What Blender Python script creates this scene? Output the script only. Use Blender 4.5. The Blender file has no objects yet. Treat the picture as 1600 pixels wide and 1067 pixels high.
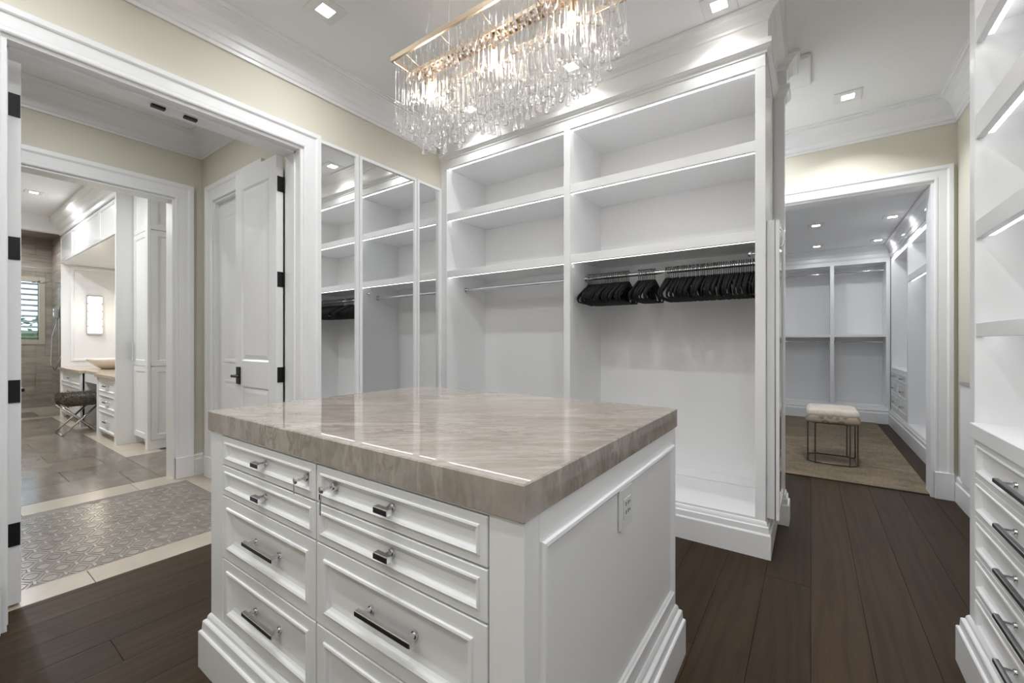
import bpy, bmesh, math, random
from mathutils import Matrix, Vector
random.seed(7)
R = math.radians
sc = bpy.context.scene
C = sc.collection

# ------------------------------------------------------------------ camera
cam_d = bpy.data.cameras.new('camera'); cam = bpy.data.objects.new('camera', cam_d); C.objects.link(cam)
cam_d.sensor_width = 36.0; cam_d.lens = 661.0 * 36.0 / 1600.0; cam_d.clip_start = 0.03; cam_d.clip_end = 100
cam.location = (0, 0, 1.17); cam.rotation_euler = (R(90), 0, R(35.24))
sc.camera = cam
# ------------------------------------------------------------------ world, exposure
w = bpy.data.worlds.new('world'); sc.world = w; w.use_nodes = True
bgn = w.node_tree.nodes['Background']; bgn.inputs[0].default_value = (0.62, 0.80, 1.0, 1); bgn.inputs[1].default_value = 1.6
sc.view_settings.view_transform = 'Standard'; sc.view_settings.look = 'None'
sc.view_settings.gamma = 1.0; sc.view_settings.use_curve_mapping = False
sc.view_settings.exposure = 1.10
cy = sc.cycles
cy.use_denoising = True
cy.max_bounces = 8; cy.diffuse_bounces = 5; cy.glossy_bounces = 4; cy.transmission_bounces = 8; cy.transparent_max_bounces = 26
cy.use_adaptive_sampling = True; cy.adaptive_threshold = 0.06
cy.caustics_reflective = False; cy.caustics_refractive = False; cy.sample_clamp_indirect = 6.0
LED_W = 2.6          # strength of the shelf light strips
DOWN_W = 2.45        # watts of one ceiling downlight
BULB_W = 4.0        # strength of the chandelier bulbs

# ------------------------------------------------------------------ materials
def mat(name, col, rough=0.5, metal=0.0, spec=0.5, emis=None, es=0.0, coat=0.0):
    m = bpy.data.materials.new(name); m.use_nodes = True
    p = m.node_tree.nodes['Principled BSDF']
    p.inputs['Base Color'].default_value = (*col, 1); p.inputs['Roughness'].default_value = rough
    p.inputs['Metallic'].default_value = metal; p.inputs['Specular IOR Level'].default_value = spec
    p.inputs['Coat Weight'].default_value = coat
    if emis: p.inputs['Emission Color'].default_value = (*emis, 1); p.inputs['Emission Strength'].default_value = es
    return m
def N(m, t, **kw):
    n = m.node_tree.nodes.new(t)
    for k, v in kw.items():
        if k in n.inputs.keys(): n.inputs[k].default_value = v
        else: setattr(n, k, v)
    return n
def L(m, a, b): m.node_tree.links.new(a, b)
def P(m): return m.node_tree.nodes['Principled BSDF']
def coords(m, scale=(1, 1, 1), rot=(0, 0, 0), world=True):
    if world:
        g = N(m, 'ShaderNodeNewGeometry'); src = g.outputs['Position']
    else:
        g = N(m, 'ShaderNodeTexCoord'); src = g.outputs['Object']
    mp = N(m, 'ShaderNodeMapping'); mp.inputs['Scale'].default_value = scale; mp.inputs['Rotation'].default_value = rot
    L(m, src, mp.inputs[0]); return mp.outputs[0]
def ramp(m, fac, stops):
    r = N(m, 'ShaderNodeValToRGB'); e = r.color_ramp.elements
    while len(e) < len(stops): e.new(0.5)
    for k, (p, c) in enumerate(stops): e[k].position = p; e[k].color = (*c, 1)
    L(m, fac, r.inputs[0]); return r.outputs[0]
def noise(m, vec, scale, detail=4, rough=0.55, dist=0.0):
    n = N(m, 'ShaderNodeTexNoise'); n.inputs['Scale'].default_value = scale; n.inputs['Detail'].default_value = detail
    n.inputs['Roughness'].default_value = rough; n.inputs['Distortion'].default_value = dist
    L(m, vec, n.inputs['Vector']); return n.outputs['Fac']
def mix(m, fac, a, b, mode='MIX'):
    n = N(m, 'ShaderNodeMix', data_type='RGBA', blend_type=mode)
    for s, v in ((n.inputs[0], fac), (n.inputs[6], a), (n.inputs[7], b)):
        if hasattr(v, 'is_linked') or hasattr(v, 'links'): L(m, v, s)
        else: s.default_value = v if isinstance(v, (int, float)) else (*v, 1)
    return n.outputs[2]
def bump(m, h, strength, dist=0.01):
    b = N(m, 'ShaderNodeBump'); b.inputs['Strength'].default_value = strength; b.inputs['Distance'].default_value = dist
    L(m, h, b.inputs['Height']); L(m, b.outputs[0], P(m).inputs['Normal'])
def objrand(m): return N(m, 'ShaderNodeObjectInfo').outputs['Random']

M = {}
def painted(name, col, rough, sc_=90, st=0.03):
    m = mat(name, col, rough); n = noise(m, coords(m), sc_, 2); bump(m, n, st, 0.002)
    c = noise(m, coords(m), 1.3, 2)
    L(m, ramp(m, c, [(0.3, tuple(x * 0.985 for x in col)), (0.7, col)]), P(m).inputs['Base Color'])
    return m
M['lacquer'] = painted('white_lacquer', (0.87, 0.87, 0.875), 0.30, 60, 0.015)
M['trim'] = painted('white_trim_paint', (0.87, 0.87, 0.88), 0.33, 60, 0.02)
M['ceil'] = painted('ceiling_paint', (0.88, 0.88, 0.885), 0.8, 120, 0.03)
M['cream'] = painted('cream_wall_paint', (0.68, 0.65, 0.555), 0.75, 140, 0.05)
M['chrome'] = mat('chrome', (0.72, 0.72, 0.74), 0.12, 1.0)
M['gun'] = mat('textured_insert_dark_reflection', (0.045, 0.045, 0.047), 0.38, 0.6)  # textured insert, its dark tone also standing in for dark reflections
m = M['gun']; v = N(m, 'ShaderNodeTexVoronoi'); v.inputs['Scale'].default_value = 500; L(m, coords(m), v.inputs['Vector']); bump(m, v.outputs[0], 0.3, 0.001)
M['black'] = mat('black_metal', (0.006, 0.006, 0.007), 0.45, 0.2)
M['velvet'] = mat('black_velvet', (0.006, 0.006, 0.007), 0.9)
M['brass'] = mat('brushed_brass', (0.60, 0.48, 0.36), 0.36, 1.0)
m = M['brass']; n = noise(m, coords(m, (8, 200, 200)), 3, 3); L(m, ramp(m, n, [(0.3, (0.52, 0.41, 0.30)), (0.7, (0.64, 0.52, 0.40))]), P(m).inputs['Base Color'])
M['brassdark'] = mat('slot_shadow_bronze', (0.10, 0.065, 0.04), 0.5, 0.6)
M['mirror'] = mat('mirror_silver', (0.86, 0.87, 0.87), 0.015, 1.0)
M['dark'] = mat('dark_gap', (0.02, 0.02, 0.02), 0.7)
M['led'] = mat('led_strip', (1, 1, 1), 0.5, emis=(0.98, 0.99, 1.0), es=LED_W)
M['lens'] = mat('downlight_lens', (1, 1, 1), 0.5, emis=(1.0, 0.95, 0.88), es=14.0)
M['bulb'] = mat('warm_bulb', (1, 1, 1), 0.3, emis=(1.0, 0.70, 0.38), es=BULB_W)
M['sconce'] = mat('sconce_glow', (1, 1, 1), 0.3, emis=(1.0, 0.87, 0.70), es=0.42)
M['plate'] = mat('white_plastic', (0.78, 0.78, 0.78), 0.35)
M['hookwire'] = mat('hook_steel', (0.22, 0.22, 0.22), 0.3, 1.0)
M['wire'] = mat('steel_wire', (0.5, 0.5, 0.5), 0.3, 1.0)
# glass of the drops
m = bpy.data.materials.new('clear_blown_glass'); m.use_nodes = True; nt = m.node_tree; nt.nodes.clear()
o_ = nt.nodes.new('ShaderNodeOutputMaterial'); g_ = nt.nodes.new('ShaderNodeBsdfGlass'); t_ = nt.nodes.new('ShaderNodeBsdfTransparent'); x_ = nt.nodes.new('ShaderNodeMixShader')
g_.inputs['IOR'].default_value = 1.45; g_.inputs['Roughness'].default_value = 0.0; g_.inputs['Color'].default_value = (1, 1, 1, 1)
x_.inputs[0].default_value = 0.52
nt.links.new(t_.outputs[0], x_.inputs[1]); nt.links.new(g_.outputs[0], x_.inputs[2]); nt.links.new(x_.outputs[0], o_.inputs[0])
M['glass'] = m
m = bpy.data.materials.new('clear_pane_glass'); m.use_nodes = True; nt = m.node_tree; nt.nodes.clear()
o_ = nt.nodes.new('ShaderNodeOutputMaterial'); g_ = nt.nodes.new('ShaderNodeBsdfGlossy'); t_ = nt.nodes.new('ShaderNodeBsdfTransparent'); x_ = nt.nodes.new('ShaderNodeMixShader'); fr = nt.nodes.new('ShaderNodeFresnel')
g_.inputs['Roughness'].default_value = 0.02; fr.inputs[0].default_value = 1.45; t_.inputs[0].default_value = (0.95, 0.97, 0.96, 1)
nt.links.new(fr.outputs[0], x_.inputs[0]); nt.links.new(t_.outputs[0], x_.inputs[1]); nt.links.new(g_.outputs[0], x_.inputs[2]); nt.links.new(x_.outputs[0], o_.inputs[0])
M['pane'] = m
# dark oak planks
m = mat('dark_oak', (0.05, 0.04, 0.033), 0.36, spec=0.15); M['oak'] = m
rnd = objrand(m)
cb = N(m, 'ShaderNodeCombineXYZ'); ml = N(m, 'ShaderNodeMath', operation='MULTIPLY'); ml.inputs[1].default_value = 37.0
L(m, rnd, ml.inputs[0]); L(m, ml.outputs[0], cb.inputs[0]); L(m, ml.outputs[0], cb.inputs[1])
ad = N(m, 'ShaderNodeVectorMath', operation='ADD'); L(m, coords(m, (9, 0.75, 9)), ad.inputs[0]); L(m, cb.outputs[0], ad.inputs[1])
n1 = noise(m, ad.outputs[0], 1.6, 5, 0.6, 1.6)
wv = N(m, 'ShaderNodeTexWave', wave_type='BANDS', bands_direction='X'); wv.inputs['Scale'].default_value = 0.55; wv.inputs['Distortion'].default_value = 15.0; wv.inputs['Detail'].default_value = 3.0; wv.inputs['Detail Scale'].default_value = 1.2
L(m, ad.outputs[0], wv.inputs['Vector'])
ad2 = N(m, 'ShaderNodeVectorMath', operation='ADD'); L(m, coords(m, (220, 5, 50)), ad2.inputs[0]); L(m, cb.outputs[0], ad2.inputs[1])
n2 = noise(m, ad2.outputs[0], 1.0, 3)
c1 = ramp(m, n1, [(0.25, (0.046, 0.035, 0.026)), (0.55, (0.068, 0.054, 0.042)), (0.8, (0.084, 0.068, 0.053))])
c2 = mix(m, 0.42, c1, ramp(m, wv.outputs['Fac'], [(0.1, (0.038, 0.028, 0.020)), (0.6, (0.080, 0.064, 0.050))]))
c3 = mix(m, 0.25, c2, ramp(m, n2, [(0.35, (0.036, 0.027, 0.020)), (0.6, (0.082, 0.067, 0.053))]))
c4 = mix(m, 1.0, c3, ramp(m, rnd, [(0.0, (0.54, 0.43, 0.30)), (0.5, (0.68, 0.52, 0.36)), (1.0, (0.86, 0.64, 0.42))]), 'MULTIPLY')
L(m, c4, P(m).inputs['Base Color']); bump(m, n2, 0.12, 0.002)
L(m, ramp(m, n1, [(0.2, (0.44,) * 3), (0.8, (0.56,) * 3)]), P(m).inputs['Roughness'])
# beige quartzite countertop
m = mat('beige_quartzite', (0.5, 0.45, 0.4), 0.018); M['quartz'] = m
def veins(sc_, ang):
    mp = N(m, 'ShaderNodeMapping'); mp.inputs['Scale'].default_value = sc_; L(m, coords(m, (1, 1, 1), (0, 0, R(-ang))), mp.inputs[0]); return mp.outputs[0]
vec = veins((1.3, 5.0, 1.5), 40)
n1 = noise(m, vec, 1.3, 8, 0.6, 1.5); n2 = noise(m, veins((1.6, 8.0, 1.8), 36), 1.6, 7, 0.65, 2.2); n3 = noise(m, coords(m, (1, 1, 1)), 1.4, 3)
c1 = ramp(m, n1, [(0.22, (0.27, 0.237, 0.208)), (0.5, (0.395, 0.348, 0.308)), (0.78, (0.51, 0.462, 0.415))])
ve = ramp(m, n2, [(0.455, (0, 0, 0)), (0.49, (1, 1, 1)), (0.505, (1, 1, 1)), (0.54, (0, 0, 0))])
vm = N(m, 'ShaderNodeMath', operation='MULTIPLY'); L(m, ve, vm.inputs[0]); L(m, ramp(m, n3, [(0.42, (0, 0, 0)), (0.60, (0.9,) * 3)]), vm.inputs[1])
c2 = mix(m, vm.outputs[0], c1, (0.22, 0.195, 0.165))
n4 = noise(m, veins((1.5, 8.0, 1.6), 46), 1.1, 6, 0.6, 1.8)
w4 = ramp(m, n4, [(0.57, (0, 0, 0)), (0.605, (0.45,) * 3), (0.64, (0, 0, 0))])
c3 = mix(m, w4, c2, (0.60, 0.56, 0.50))
n5 = noise(m, coords(m), 45, 4); c4 = mix(m, 0.14, c3, ramp(m, n5, [(0.35, (0.30, 0.26, 0.215)), (0.7, (0.56, 0.51, 0.45))]))
L(m, c4, P(m).inputs['Base Color'])
# stones
def stone(name, c_lo, c_hi, sc_, rough, stretch=(1, 1, 1), var=0.12):
    m = mat(name, c_hi, rough)
    r_ = objrand(m); cb = N(m, 'ShaderNodeCombineXYZ'); ml = N(m, 'ShaderNodeMath', operation='MULTIPLY'); ml.inputs[1].default_value = 53.0
    L(m, r_, ml.inputs[0]); L(m, ml.outputs[0], cb.inputs[0]); L(m, ml.outputs[0], cb.inputs[2])
    ad = N(m, 'ShaderNodeVectorMath', operation='ADD'); L(m, coords(m, stretch), ad.inputs[0]); L(m, cb.outputs[0], ad.inputs[1])
    n = noise(m, ad.outputs[0], sc_, 6, 0.6, 0.8)
    c = ramp(m, n, [(0.3, c_lo), (0.7, c_hi)])
    c = mix(m, 1.0, c, ramp(m, r_, [(0, (1 - var,) * 3), (1, (1 + var,) * 3)]), 'MULTIPLY')
    L(m, c, P(m).inputs['Base Color']); return m
M['limestone'] = stone('cream_limestone', (0.50, 0.43, 0.355), (0.56, 0.49, 0.41), 2.5, 0.22, var=0.03)
M['greytile'] = stone('grey_beige_stone_tile', (0.155, 0.13, 0.105), (0.25, 0.212, 0.178), 3.0, 0.16, (1, 2.5, 1), 0.16)
M['mos_in'] = stone('mosaic_centre_stone', (0.26, 0.23, 0.195), (0.36, 0.32, 0.275), 14, 0.2, var=0.18)
M['mos_ring'] = stone('mosaic_ring_stone', (0.235, 0.205, 0.175), (0.325, 0.285, 0.245), 10, 0.2, var=0.14)
M['mos_dot'] = stone('mosaic_dot_marble', (0.38, 0.35, 0.31), (0.47, 0.44, 0.40), 10, 0.2, var=0.05)
M['mosgrout'] = mat('mosaic_grout', (0.23, 0.205, 0.175), 0.6)
M['grout'] = mat('grout', (0.33, 0.30, 0.265), 0.7)
M['showertile'] = stone('striped_shower_stone', (0.25, 0.21, 0.175), (0.44, 0.385, 0.335), 1.6, 0.25, (1.0, 0.8, 9.0), 0.10)
M['subfloor'] = mat('floor_joint_dark', (0.012, 0.010, 0.008), 0.8)
# rug
m = mat('faded_taupe_rug', (0.2, 0.17, 0.13), 0.95); M['rug'] = m
n1 = noise(m, coords(m, (1, 1.6, 1)), 3.2, 6, 0.65, 1.0); n2 = noise(m, coords(m, (60, 9, 1)), 1.0, 3); n3 = noise(m, coords(m, (9, 60, 1)), 1.0, 3)
c = ramp(m, n1, [(0.32, (0.075, 0.068, 0.052)), (0.48, (0.175, 0.135, 0.088)), (0.64, (0.28, 0.215, 0.14))])
c = mix(m, 0.35, c, ramp(m, n2, [(0.35, (0.07, 0.058, 0.042)), (0.65, (0.27, 0.205, 0.132))])); c = mix(m, 0.25, c, ramp(m, n3, [(0.35, (0.075, 0.062, 0.045)), (0.65, (0.27, 0.205, 0.132))]))
L(m, c, P(m).inputs['Base Color']); bump(m, n2, 0.4, 0.004)
M['rugedge'] = mat('rug_binding', (0.05, 0.035, 0.028), 0.9)
# bench fabric, fur
m = mat('cream_velvet_damask', (0.62, 0.54, 0.46), 0.8); M['bench'] = m
n1 = noise(m, coords(m), 9, 3); nx = N(m, 'ShaderNodeNewGeometry'); sx = N(m, 'ShaderNodeSeparateXYZ'); L(m, nx.outputs['Normal'], sx.inputs[0])
vo = N(m, 'ShaderNodeTexVoronoi'); vo.inputs['Scale'].default_value = 15; L(m, coords(m), vo.inputs['Vector'])
c = ramp(m, vo.outputs[0], [(0.25, (0.64, 0.555, 0.47)), (0.45, (0.40, 0.32, 0.255)), (0.6, (0.62, 0.53, 0.45))])
c2 = ramp(m, n1, [(0.3, (0.60, 0.52, 0.44)), (0.7, (0.70, 0.62, 0.54))])
L(m, mix(m, 0.3, c2, c), P(m).inputs['Base Color'])
P(m).inputs['Sheen Weight'].default_value = 0.4
m = mat('shaded_scalloped_damask', (0.36, 0.28, 0.22), 0.85); M['benchband'] = m  # scallop pattern plus the shade of the cushion side, both in the colour
vo = N(m, 'ShaderNodeTexVoronoi'); vo.inputs['Scale'].default_value = 16; L(m, coords(m), vo.inputs['Vector'])
L(m, ramp(m, vo.outputs[0], [(0.2, (0.36, 0.29, 0.22)), (0.42, (0.20, 0.15, 0.115)), (0.55, (0.42, 0.34, 0.27))]), P(m).inputs['Base Color'])
M['pewter'] = mat('aged_pewter', (0.17, 0.155, 0.13), 0.35, 1.0)
m = mat('brown_fur', (0.10, 0.085, 0.065), 0.95); M['fur'] = m
n1 = noise(m, coords(m, (1, 1, 2)), 26, 5, 0.7); L(m, ramp(m, n1, [(0.3, (0.035, 0.028, 0.02)), (0.55, (0.13, 0.11, 0.085)), (0.8, (0.23, 0.20, 0.16))]), P(m).inputs['Base Color']); bump(m, n1, 1.0, 0.02)
M['ceramic'] = mat('blush_ceramic', (0.86, 0.78, 0.69), 0.12)
M['vantop'] = stone('vanity_beige_stone', (0.50, 0.41, 0.32), (0.60, 0.51, 0.41), 3, 0.15, (1, 3, 1), 0.02)
M['woodgrip'] = mat('walnut_grip', (0.16, 0.065, 0.03), 0.4)
m = M['woodgrip']; n1 = noise(m, coords(m, (60, 60, 4)), 2, 3); L(m, ramp(m, n1, [(0.3, (0.10, 0.04, 0.02)), (0.7, (0.22, 0.09, 0.04))]), P(m).inputs['Base Color'])
M['leaf'] = mat('hedge_leaf', (0.05, 0.12, 0.03), 0.6)
m = M['leaf']; n1 = noise(m, coords(m), 12, 4); L(m, ramp(m, n1, [(0.3, (0.02, 0.05, 0.012)), (0.7, (0.10, 0.20, 0.05))]), P(m).inputs['Base Color'])
M['gloss'] = mat('gloss_white_panel', (0.87, 0.87, 0.88), 0.06)

# ------------------------------------------------------------------ mesh helpers
class MB:
    def __init__(s, T=None): s.v = []; s.f = []; s.mi = []; s.sm = []; s.T = T
    def add(s, vs, fs, mi=0, smooth=False):
        b = len(s.v)
        s.v += [tuple(s.T @ Vector(p)) if s.T is not None else tuple(p) for p in vs]
        for f in fs: s.f.append([b + k for k in f]); s.mi.append(mi); s.sm.append(smooth)
        return s
    def box(s, x0, x1, y0, y1, z0, z1, c=0.0, mi=0):
        if x1 < x0: x0, x1 = x1, x0
        if y1 < y0: y0, y1 = y1, y0
        if z1 < z0: z0, z1 = z1, z0
        if c <= 0:
            v = [(x, y, z) for x in (x0, x1) for y in (y0, y1) for z in (z0, z1)]
            return s.add(v, [(0, 1, 3, 2), (4, 6, 7, 5), (0, 4, 5, 1), (2, 3, 7, 6), (0, 2, 6, 4), (1, 5, 7, 3)], mi)
        c = min(c, (x1 - x0) * .45, (y1 - y0) * .45, (z1 - z0) * .45)
        v = []; idx = {}
        for i, (xa, xb) in enumerate(((x0, x0 + c), (x1, x1 - c))):
            for j, (ya, yb) in enumerate(((y0, y0 + c), (y1, y1 - c))):
                for k, (za, zb) in enumerate(((z0, z0 + c), (z1, z1 - c))):
                    idx[i, j, k] = len(v); v += [(xa, yb, zb), (xb, ya, zb), (xb, yb, za)]
        q = lambda i, j, k, a: idx[i, j, k] + a
        f = []
        for e in (0, 1):
            f.append([q(e, 0, 0, 0), q(e, 1, 0, 0), q(e, 1, 1, 0), q(e, 0, 1, 0)])
            f.append([q(0, e, 0, 1), q(1, e, 0, 1), q(1, e, 1, 1), q(0, e, 1, 1)])
            f.append([q(0, 0, e, 2), q(1, 0, e, 2), q(1, 1, e, 2), q(0, 1, e, 2)])
        for a in (0, 1):
            for b in (0, 1):
                f.append([q(a, b, 0, 0), q(a, b, 1, 0), q(a, b, 1, 1), q(a, b, 0, 1)])
                f.append([q(a, 0, b, 0), q(a, 1, b, 0), q(a, 1, b, 2), q(a, 0, b, 2)])
                f.append([q(0, a, b, 1), q(1, a, b, 1), q(1, a, b, 2), q(0, a, b, 2)])
                for d in (0, 1): f.append([q(a, b, d, 0), q(a, b, d, 1), q(a, b, d, 2)])
        return s.add(v, f, mi)
    def nested(s, u0, u1, v0, v1, steps, mi=0, cap=True, hole=None):
        # concentric rectangles in the local (u, v) plane at heights w: steps = [(inset, w), ...]
        vs = []; fs = []
        for k, (i, w_) in enumerate(steps):
            vs += [(u0 + i, v0 + i, w_), (u1 - i, v0 + i, w_), (u1 - i, v1 - i, w_), (u0 + i, v1 - i, w_)]
            if k:
                a = 4 * (k - 1); b = 4 * k
                for e in range(4): fs.append([a + e, a + (e + 1) % 4, b + (e + 1) % 4, b + e])
        if cap: fs.append([4 * (len(steps) - 1) + e for e in range(4)])
        return s.add(vs, fs, mi)
    def cyl(s, p0, p1, r, n=12, r2=None, mi=0, smooth=True, caps=True):
        p0 = Vector(p0); p1 = Vector(p1); d = (p1 - p0).normalized(); r2 = r if r2 is None else r2
        a = d.orthogonal().normalized(); b = d.cross(a)
        vs = [p0 + (a * math.cos(2 * math.pi * k / n) + b * math.sin(2 * math.pi * k / n)) * r for k in range(n)]
        vs += [p1 + (a * math.cos(2 * math.pi * k / n) + b * math.sin(2 * math.pi * k / n)) * r2 for k in range(n)]
        s.add(vs, [[k, (k + 1) % n, n + (k + 1) % n, n + k] for k in range(n)], mi, smooth)
        if caps: s.add(vs[:n], [list(range(n))], mi); s.add(vs[n:], [list(range(n))], mi)
        return s
    def tube(s, pts, r, n=8, mi=0, closed=False, smooth=True):
        pts = [Vector(p) for p in pts]; m_ = len(pts); vs = []; a = None
        for k, p in enumerate(pts):
            if closed: d = (pts[(k + 1) % m_] - pts[k - 1]).normalized()
            else: d = (pts[min(k + 1, m_ - 1)] - pts[max(k - 1, 0)]).normalized()
            if a is None: a = d.orthogonal().normalized()
            a = (a - d * a.dot(d)).normalized(); b = d.cross(a); rr = r[k] if isinstance(r, (list, tuple)) else r
            vs += [p + (a * math.cos(2 * math.pi * j / n) + b * math.sin(2 * math.pi * j / n)) * rr for j in range(n)]
        fs = []
        for k in range(m_ if closed else m_ - 1):
            k2 = (k + 1) % m_
            for j in range(n): fs.append([k * n + j, k * n + (j + 1) % n, k2 * n + (j + 1) % n, k2 * n + j])
        if not closed: fs += [list(range(n)), [(m_ - 1) * n + j for j in range(n)]]
        return s.add(vs, fs, mi, smooth)
    def lathe(s, prof, c=(0, 0, 0), n=16, mi=0, sx=1.0, sy=1.0):
        vs = []; fs = []; m_ = len(prof)
        for r_, z_ in prof:
            vs += [(c[0] + sx * r_ * math.cos(2 * math.pi * j / n), c[1] + sy * r_ * math.sin(2 * math.pi * j / n), c[2] + z_) for j in range(n)]
        for k in range(m_ - 1):
            for j in range(n): fs.append([k * n + j, k * n + (j + 1) % n, (k + 1) * n + (j + 1) % n, (k + 1) * n + j])
        if prof[0][0] > 1e-5: fs.append(list(range(n)))
        if prof[-1][0] > 1e-5: fs.append([(m_ - 1) * n + j for j in range(n)])
        return s.add(vs, fs, mi, True)
    def sweep(s, path, prof, closed=False, mi=0):
        # profile (d, z) swept along an XY path; d is measured to the RIGHT of the walking direction
        n = len(path); vs = []; m_ = len(prof)
        nr = []
        segs = n if closed else n - 1
        for k in range(segs):
            a = Vector(path[k]); b = Vector(path[(k + 1) % n]); d = (b - a).normalized(); nr.append(Vector((d.y, -d.x)))
        for k in range(n):
            if closed: a, b = nr[k - 1], nr[k]
            else: a, b = nr[max(k - 1, 0)], nr[min(k, segs - 1)]
            q = (a + b) / max(1e-6, 1 + a.dot(b))
            vs += [(path[k][0] + q.x * d, path[k][1] + q.y * d, z) for d, z in prof]
        fs = []
        for k in range(segs):
            k2 = (k + 1) % n
            for j in range(m_): fs.append([k * m_ + j, k * m_ + (j + 1) % m_, k2 * m_ + (j + 1) % m_, k2 * m_ + j])
        if not closed: fs += [list(range(m_)), [(n - 1) * m_ + j for j in range(m_)]]
        return s.add(vs, fs, mi)
    def prism(s, poly, z0, z1, mi=0):
        n = len(poly)
        return s.add([(x, y, z0) for x, y in poly] + [(x, y, z1) for x, y in poly],
                     [[k, (k + 1) % n, n + (k + 1) % n, n + k] for k in range(n)] + [list(range(n)), list(range(n, 2 * n))], mi)
    def mesh(s, name, mats, off=(0, 0, 0), recalc=True):
        me = bpy.data.meshes.new(name)
        me.from_pydata([(x - off[0], y - off[1], z - off[2]) for x, y, z in s.v], [], s.f)
        for m_ in (mats if isinstance(mats, (list, tuple)) else [mats]): me.materials.append(M[m_])
        me.polygons.foreach_set('material_index', s.mi); me.polygons.foreach_set('use_smooth', s.sm)
        if recalc:
            bm = bmesh.new(); bm.from_mesh(me); bmesh.ops.recalc_face_normals(bm, faces=bm.faces); bm.to_mesh(me); bm.free()
        me.update(); return me
    def build(s, name, mats, parent=None, off=None, **kw):
        if off is None: off = root_loc(parent)
        o = bpy.data.objects.new(name, s.mesh(name, mats, off, **kw)); C.objects.link(o)
        if parent is not None: o.parent = parent
        return o
def root_loc(o):
    v = Vector((0, 0, 0))
    while o is not None: v += o.location; o = o.parent
    return v
def tag(o, label=None, cat=None, group=None, kind=None):
    if label: o['label'] = label
    if cat: o['category'] = cat
    if group: o['group'] = group
    if kind: o['kind'] = kind
    return o
def thing(name, label, cat, loc=(0, 0, 0), group=None):
    o = bpy.data.objects.new(name, None); o.empty_display_size = 0.05; C.objects.link(o); o.location = loc
    return tag(o, label, cat, group)
def struct(name, mb, mats, label, cat=None, parent=None):
    o = mb.build(name, mats, parent); tag(o, label, cat, None, 'structure'); return o
def copy_tree(o, parent=None):
    c = o.copy(); C.objects.link(c); c.parent = parent
    for ch in list(o.children): copy_tree(ch, c)
    return c
def face(origin, U, W):   # local (u along, v up, w out) -> world
    U = Vector(U); V = Vector((0, 0, 1)); W = Vector(W); o = Vector(origin)
    return Matrix(((U.x, V.x, W.x, o.x), (U.y, V.y, W.y, o.y), (U.z, V.z, W.z, o.z), (0, 0, 0, 1)))
def lamp(kind, loc, energy, col=(1, 0.97, 0.93), size=0.08, rot=(0, 0, 0), parent=None, spread=None):
    d = bpy.data.lights.new('lamp_light', kind); d.energy = energy; d.color = col
    if kind == 'AREA':
        d.shape = 'DISK'; d.size = size
        if spread: d.spread = spread
    else: d.shadow_soft_size = size
    o = bpy.data.objects.new('lamp_light', d); C.objects.link(o); o.rotation_euler = rot
    o.location = Vector(loc) - (root_loc(parent) if parent else Vector((0, 0, 0))); o.parent = parent
    return o

# ------------------------------------------------------------------ key dimensions
XW = -2.65       # door wall, room face
XV = -2.84       # door wall, vestibule face
XB = -4.42       # bathroom wall, vestibule face
YS = 2.665       # front of the big shelf unit
YF = 4.42        # far wall of the passage
XR = 0.465       # front of the right-hand cabinet
XRW = 0.88       # right wall
ZC = 2.97        # ceiling
YREAR = -1.5

# ================================================================== SETTING
# ---- floors
floor = struct('floor', MB().box(-2.86, XRW + 0.02, YREAR - 0.02, YF + 0.1, -0.06, -0.014).box(-1.3, 1.45, YF + 0.1, 8.4, -0.06, -0.014), 'subfloor', 'dark brown oak plank floor of the dressing room')
PW = 0.187
butts = {-1: [2.464], -2: [4.6], -3: [1.744], -4: [2.254], -12: [0.446], -13: [1.75], -14: [1.9], -15: [2.0], -11: [1.4], 0: [4.7], 1: [0.6], 2: [4.9], 3: [4.6]}
plank_n = 0
for k in range(-16, 8):
    x0 = k * PW; x1 = x0 + PW
    if k == -15: x0 = max(x0, -2.838)
    if x1 <= -2.838: continue
    x0 = max(x0, -2.838)
    ylim = (YREAR, 8.35) if x0 > -1.25 else (YREAR, 3.2)
    if x0 > XRW: ylim = (YF + 0.1, 8.35)
    ys = [ylim[0]]
    cuts = butts.get(k, [])
    y = ylim[0] + random.uniform(0.4, 1.9)
    pts = sorted(cuts + [])
    while y < ylim[1] - 0.3:
        if all(abs(y - c) > 0.9 for c in cuts) and not (k < -9 and -0.1 < y < 1.3) and not (k > -6 and 0.9 < y < 4.5): pts.append(y)
        y += random.uniform(1.5, 2.2)
    pts = sorted(pts) + [ylim[1]]
    a = ylim[0]
    for b in pts:
        mb = MB().box(x0 + 0.0003, x1 - 0.0003, a + 0.0003, b - 0.0003, -0.013, 0.0, 0.0012)
        mb.build('plank', 'oak', floor); a = b
# ---- vestibule and bathroom floor
vf = struct('floor_vestibule', MB().box(-4.6, -2.841, -0.6, 1.60, -0.06, -0.012), 'grout', 'pale stone framed mosaic floor between the two doorways')
def slab(x0, x1, y0, y1, parent, m_='limestone', name='stone_slab', z=0.0):
    return MB().box(x0 + 0.001, x1 - 0.001, y0 + 0.001, y1 - 0.001, -0.012, z, 0.0015).build(name, m_, parent)
for a, b in ((-0.6, -0.1), (-0.1, 0.512), (0.512, 1.12), (1.12, 1.60)): slab(-3.03, -2.841, a, b, vf)
for a, b in ((-0.6, -0.2), (-0.2, 0.42), (0.42, 1.03), (1.03, 1.60)): slab(-4.58, -4.31, a, b, vf)
for a, b in ((-4.31, -3.7), (-3.7, -3.03)): slab(a, b, 1.33, 1.60, vf)
MB().box(-4.31, -3.03, -0.6, 1.33, -0.012, -0.0016).build('grout_bed', 'mosgrout', vf)
def hexa(a, b, wd): return [(0, a), (wd, b), (wd, -b), (0, -a), (-wd, -b), (-wd, b)]
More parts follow.
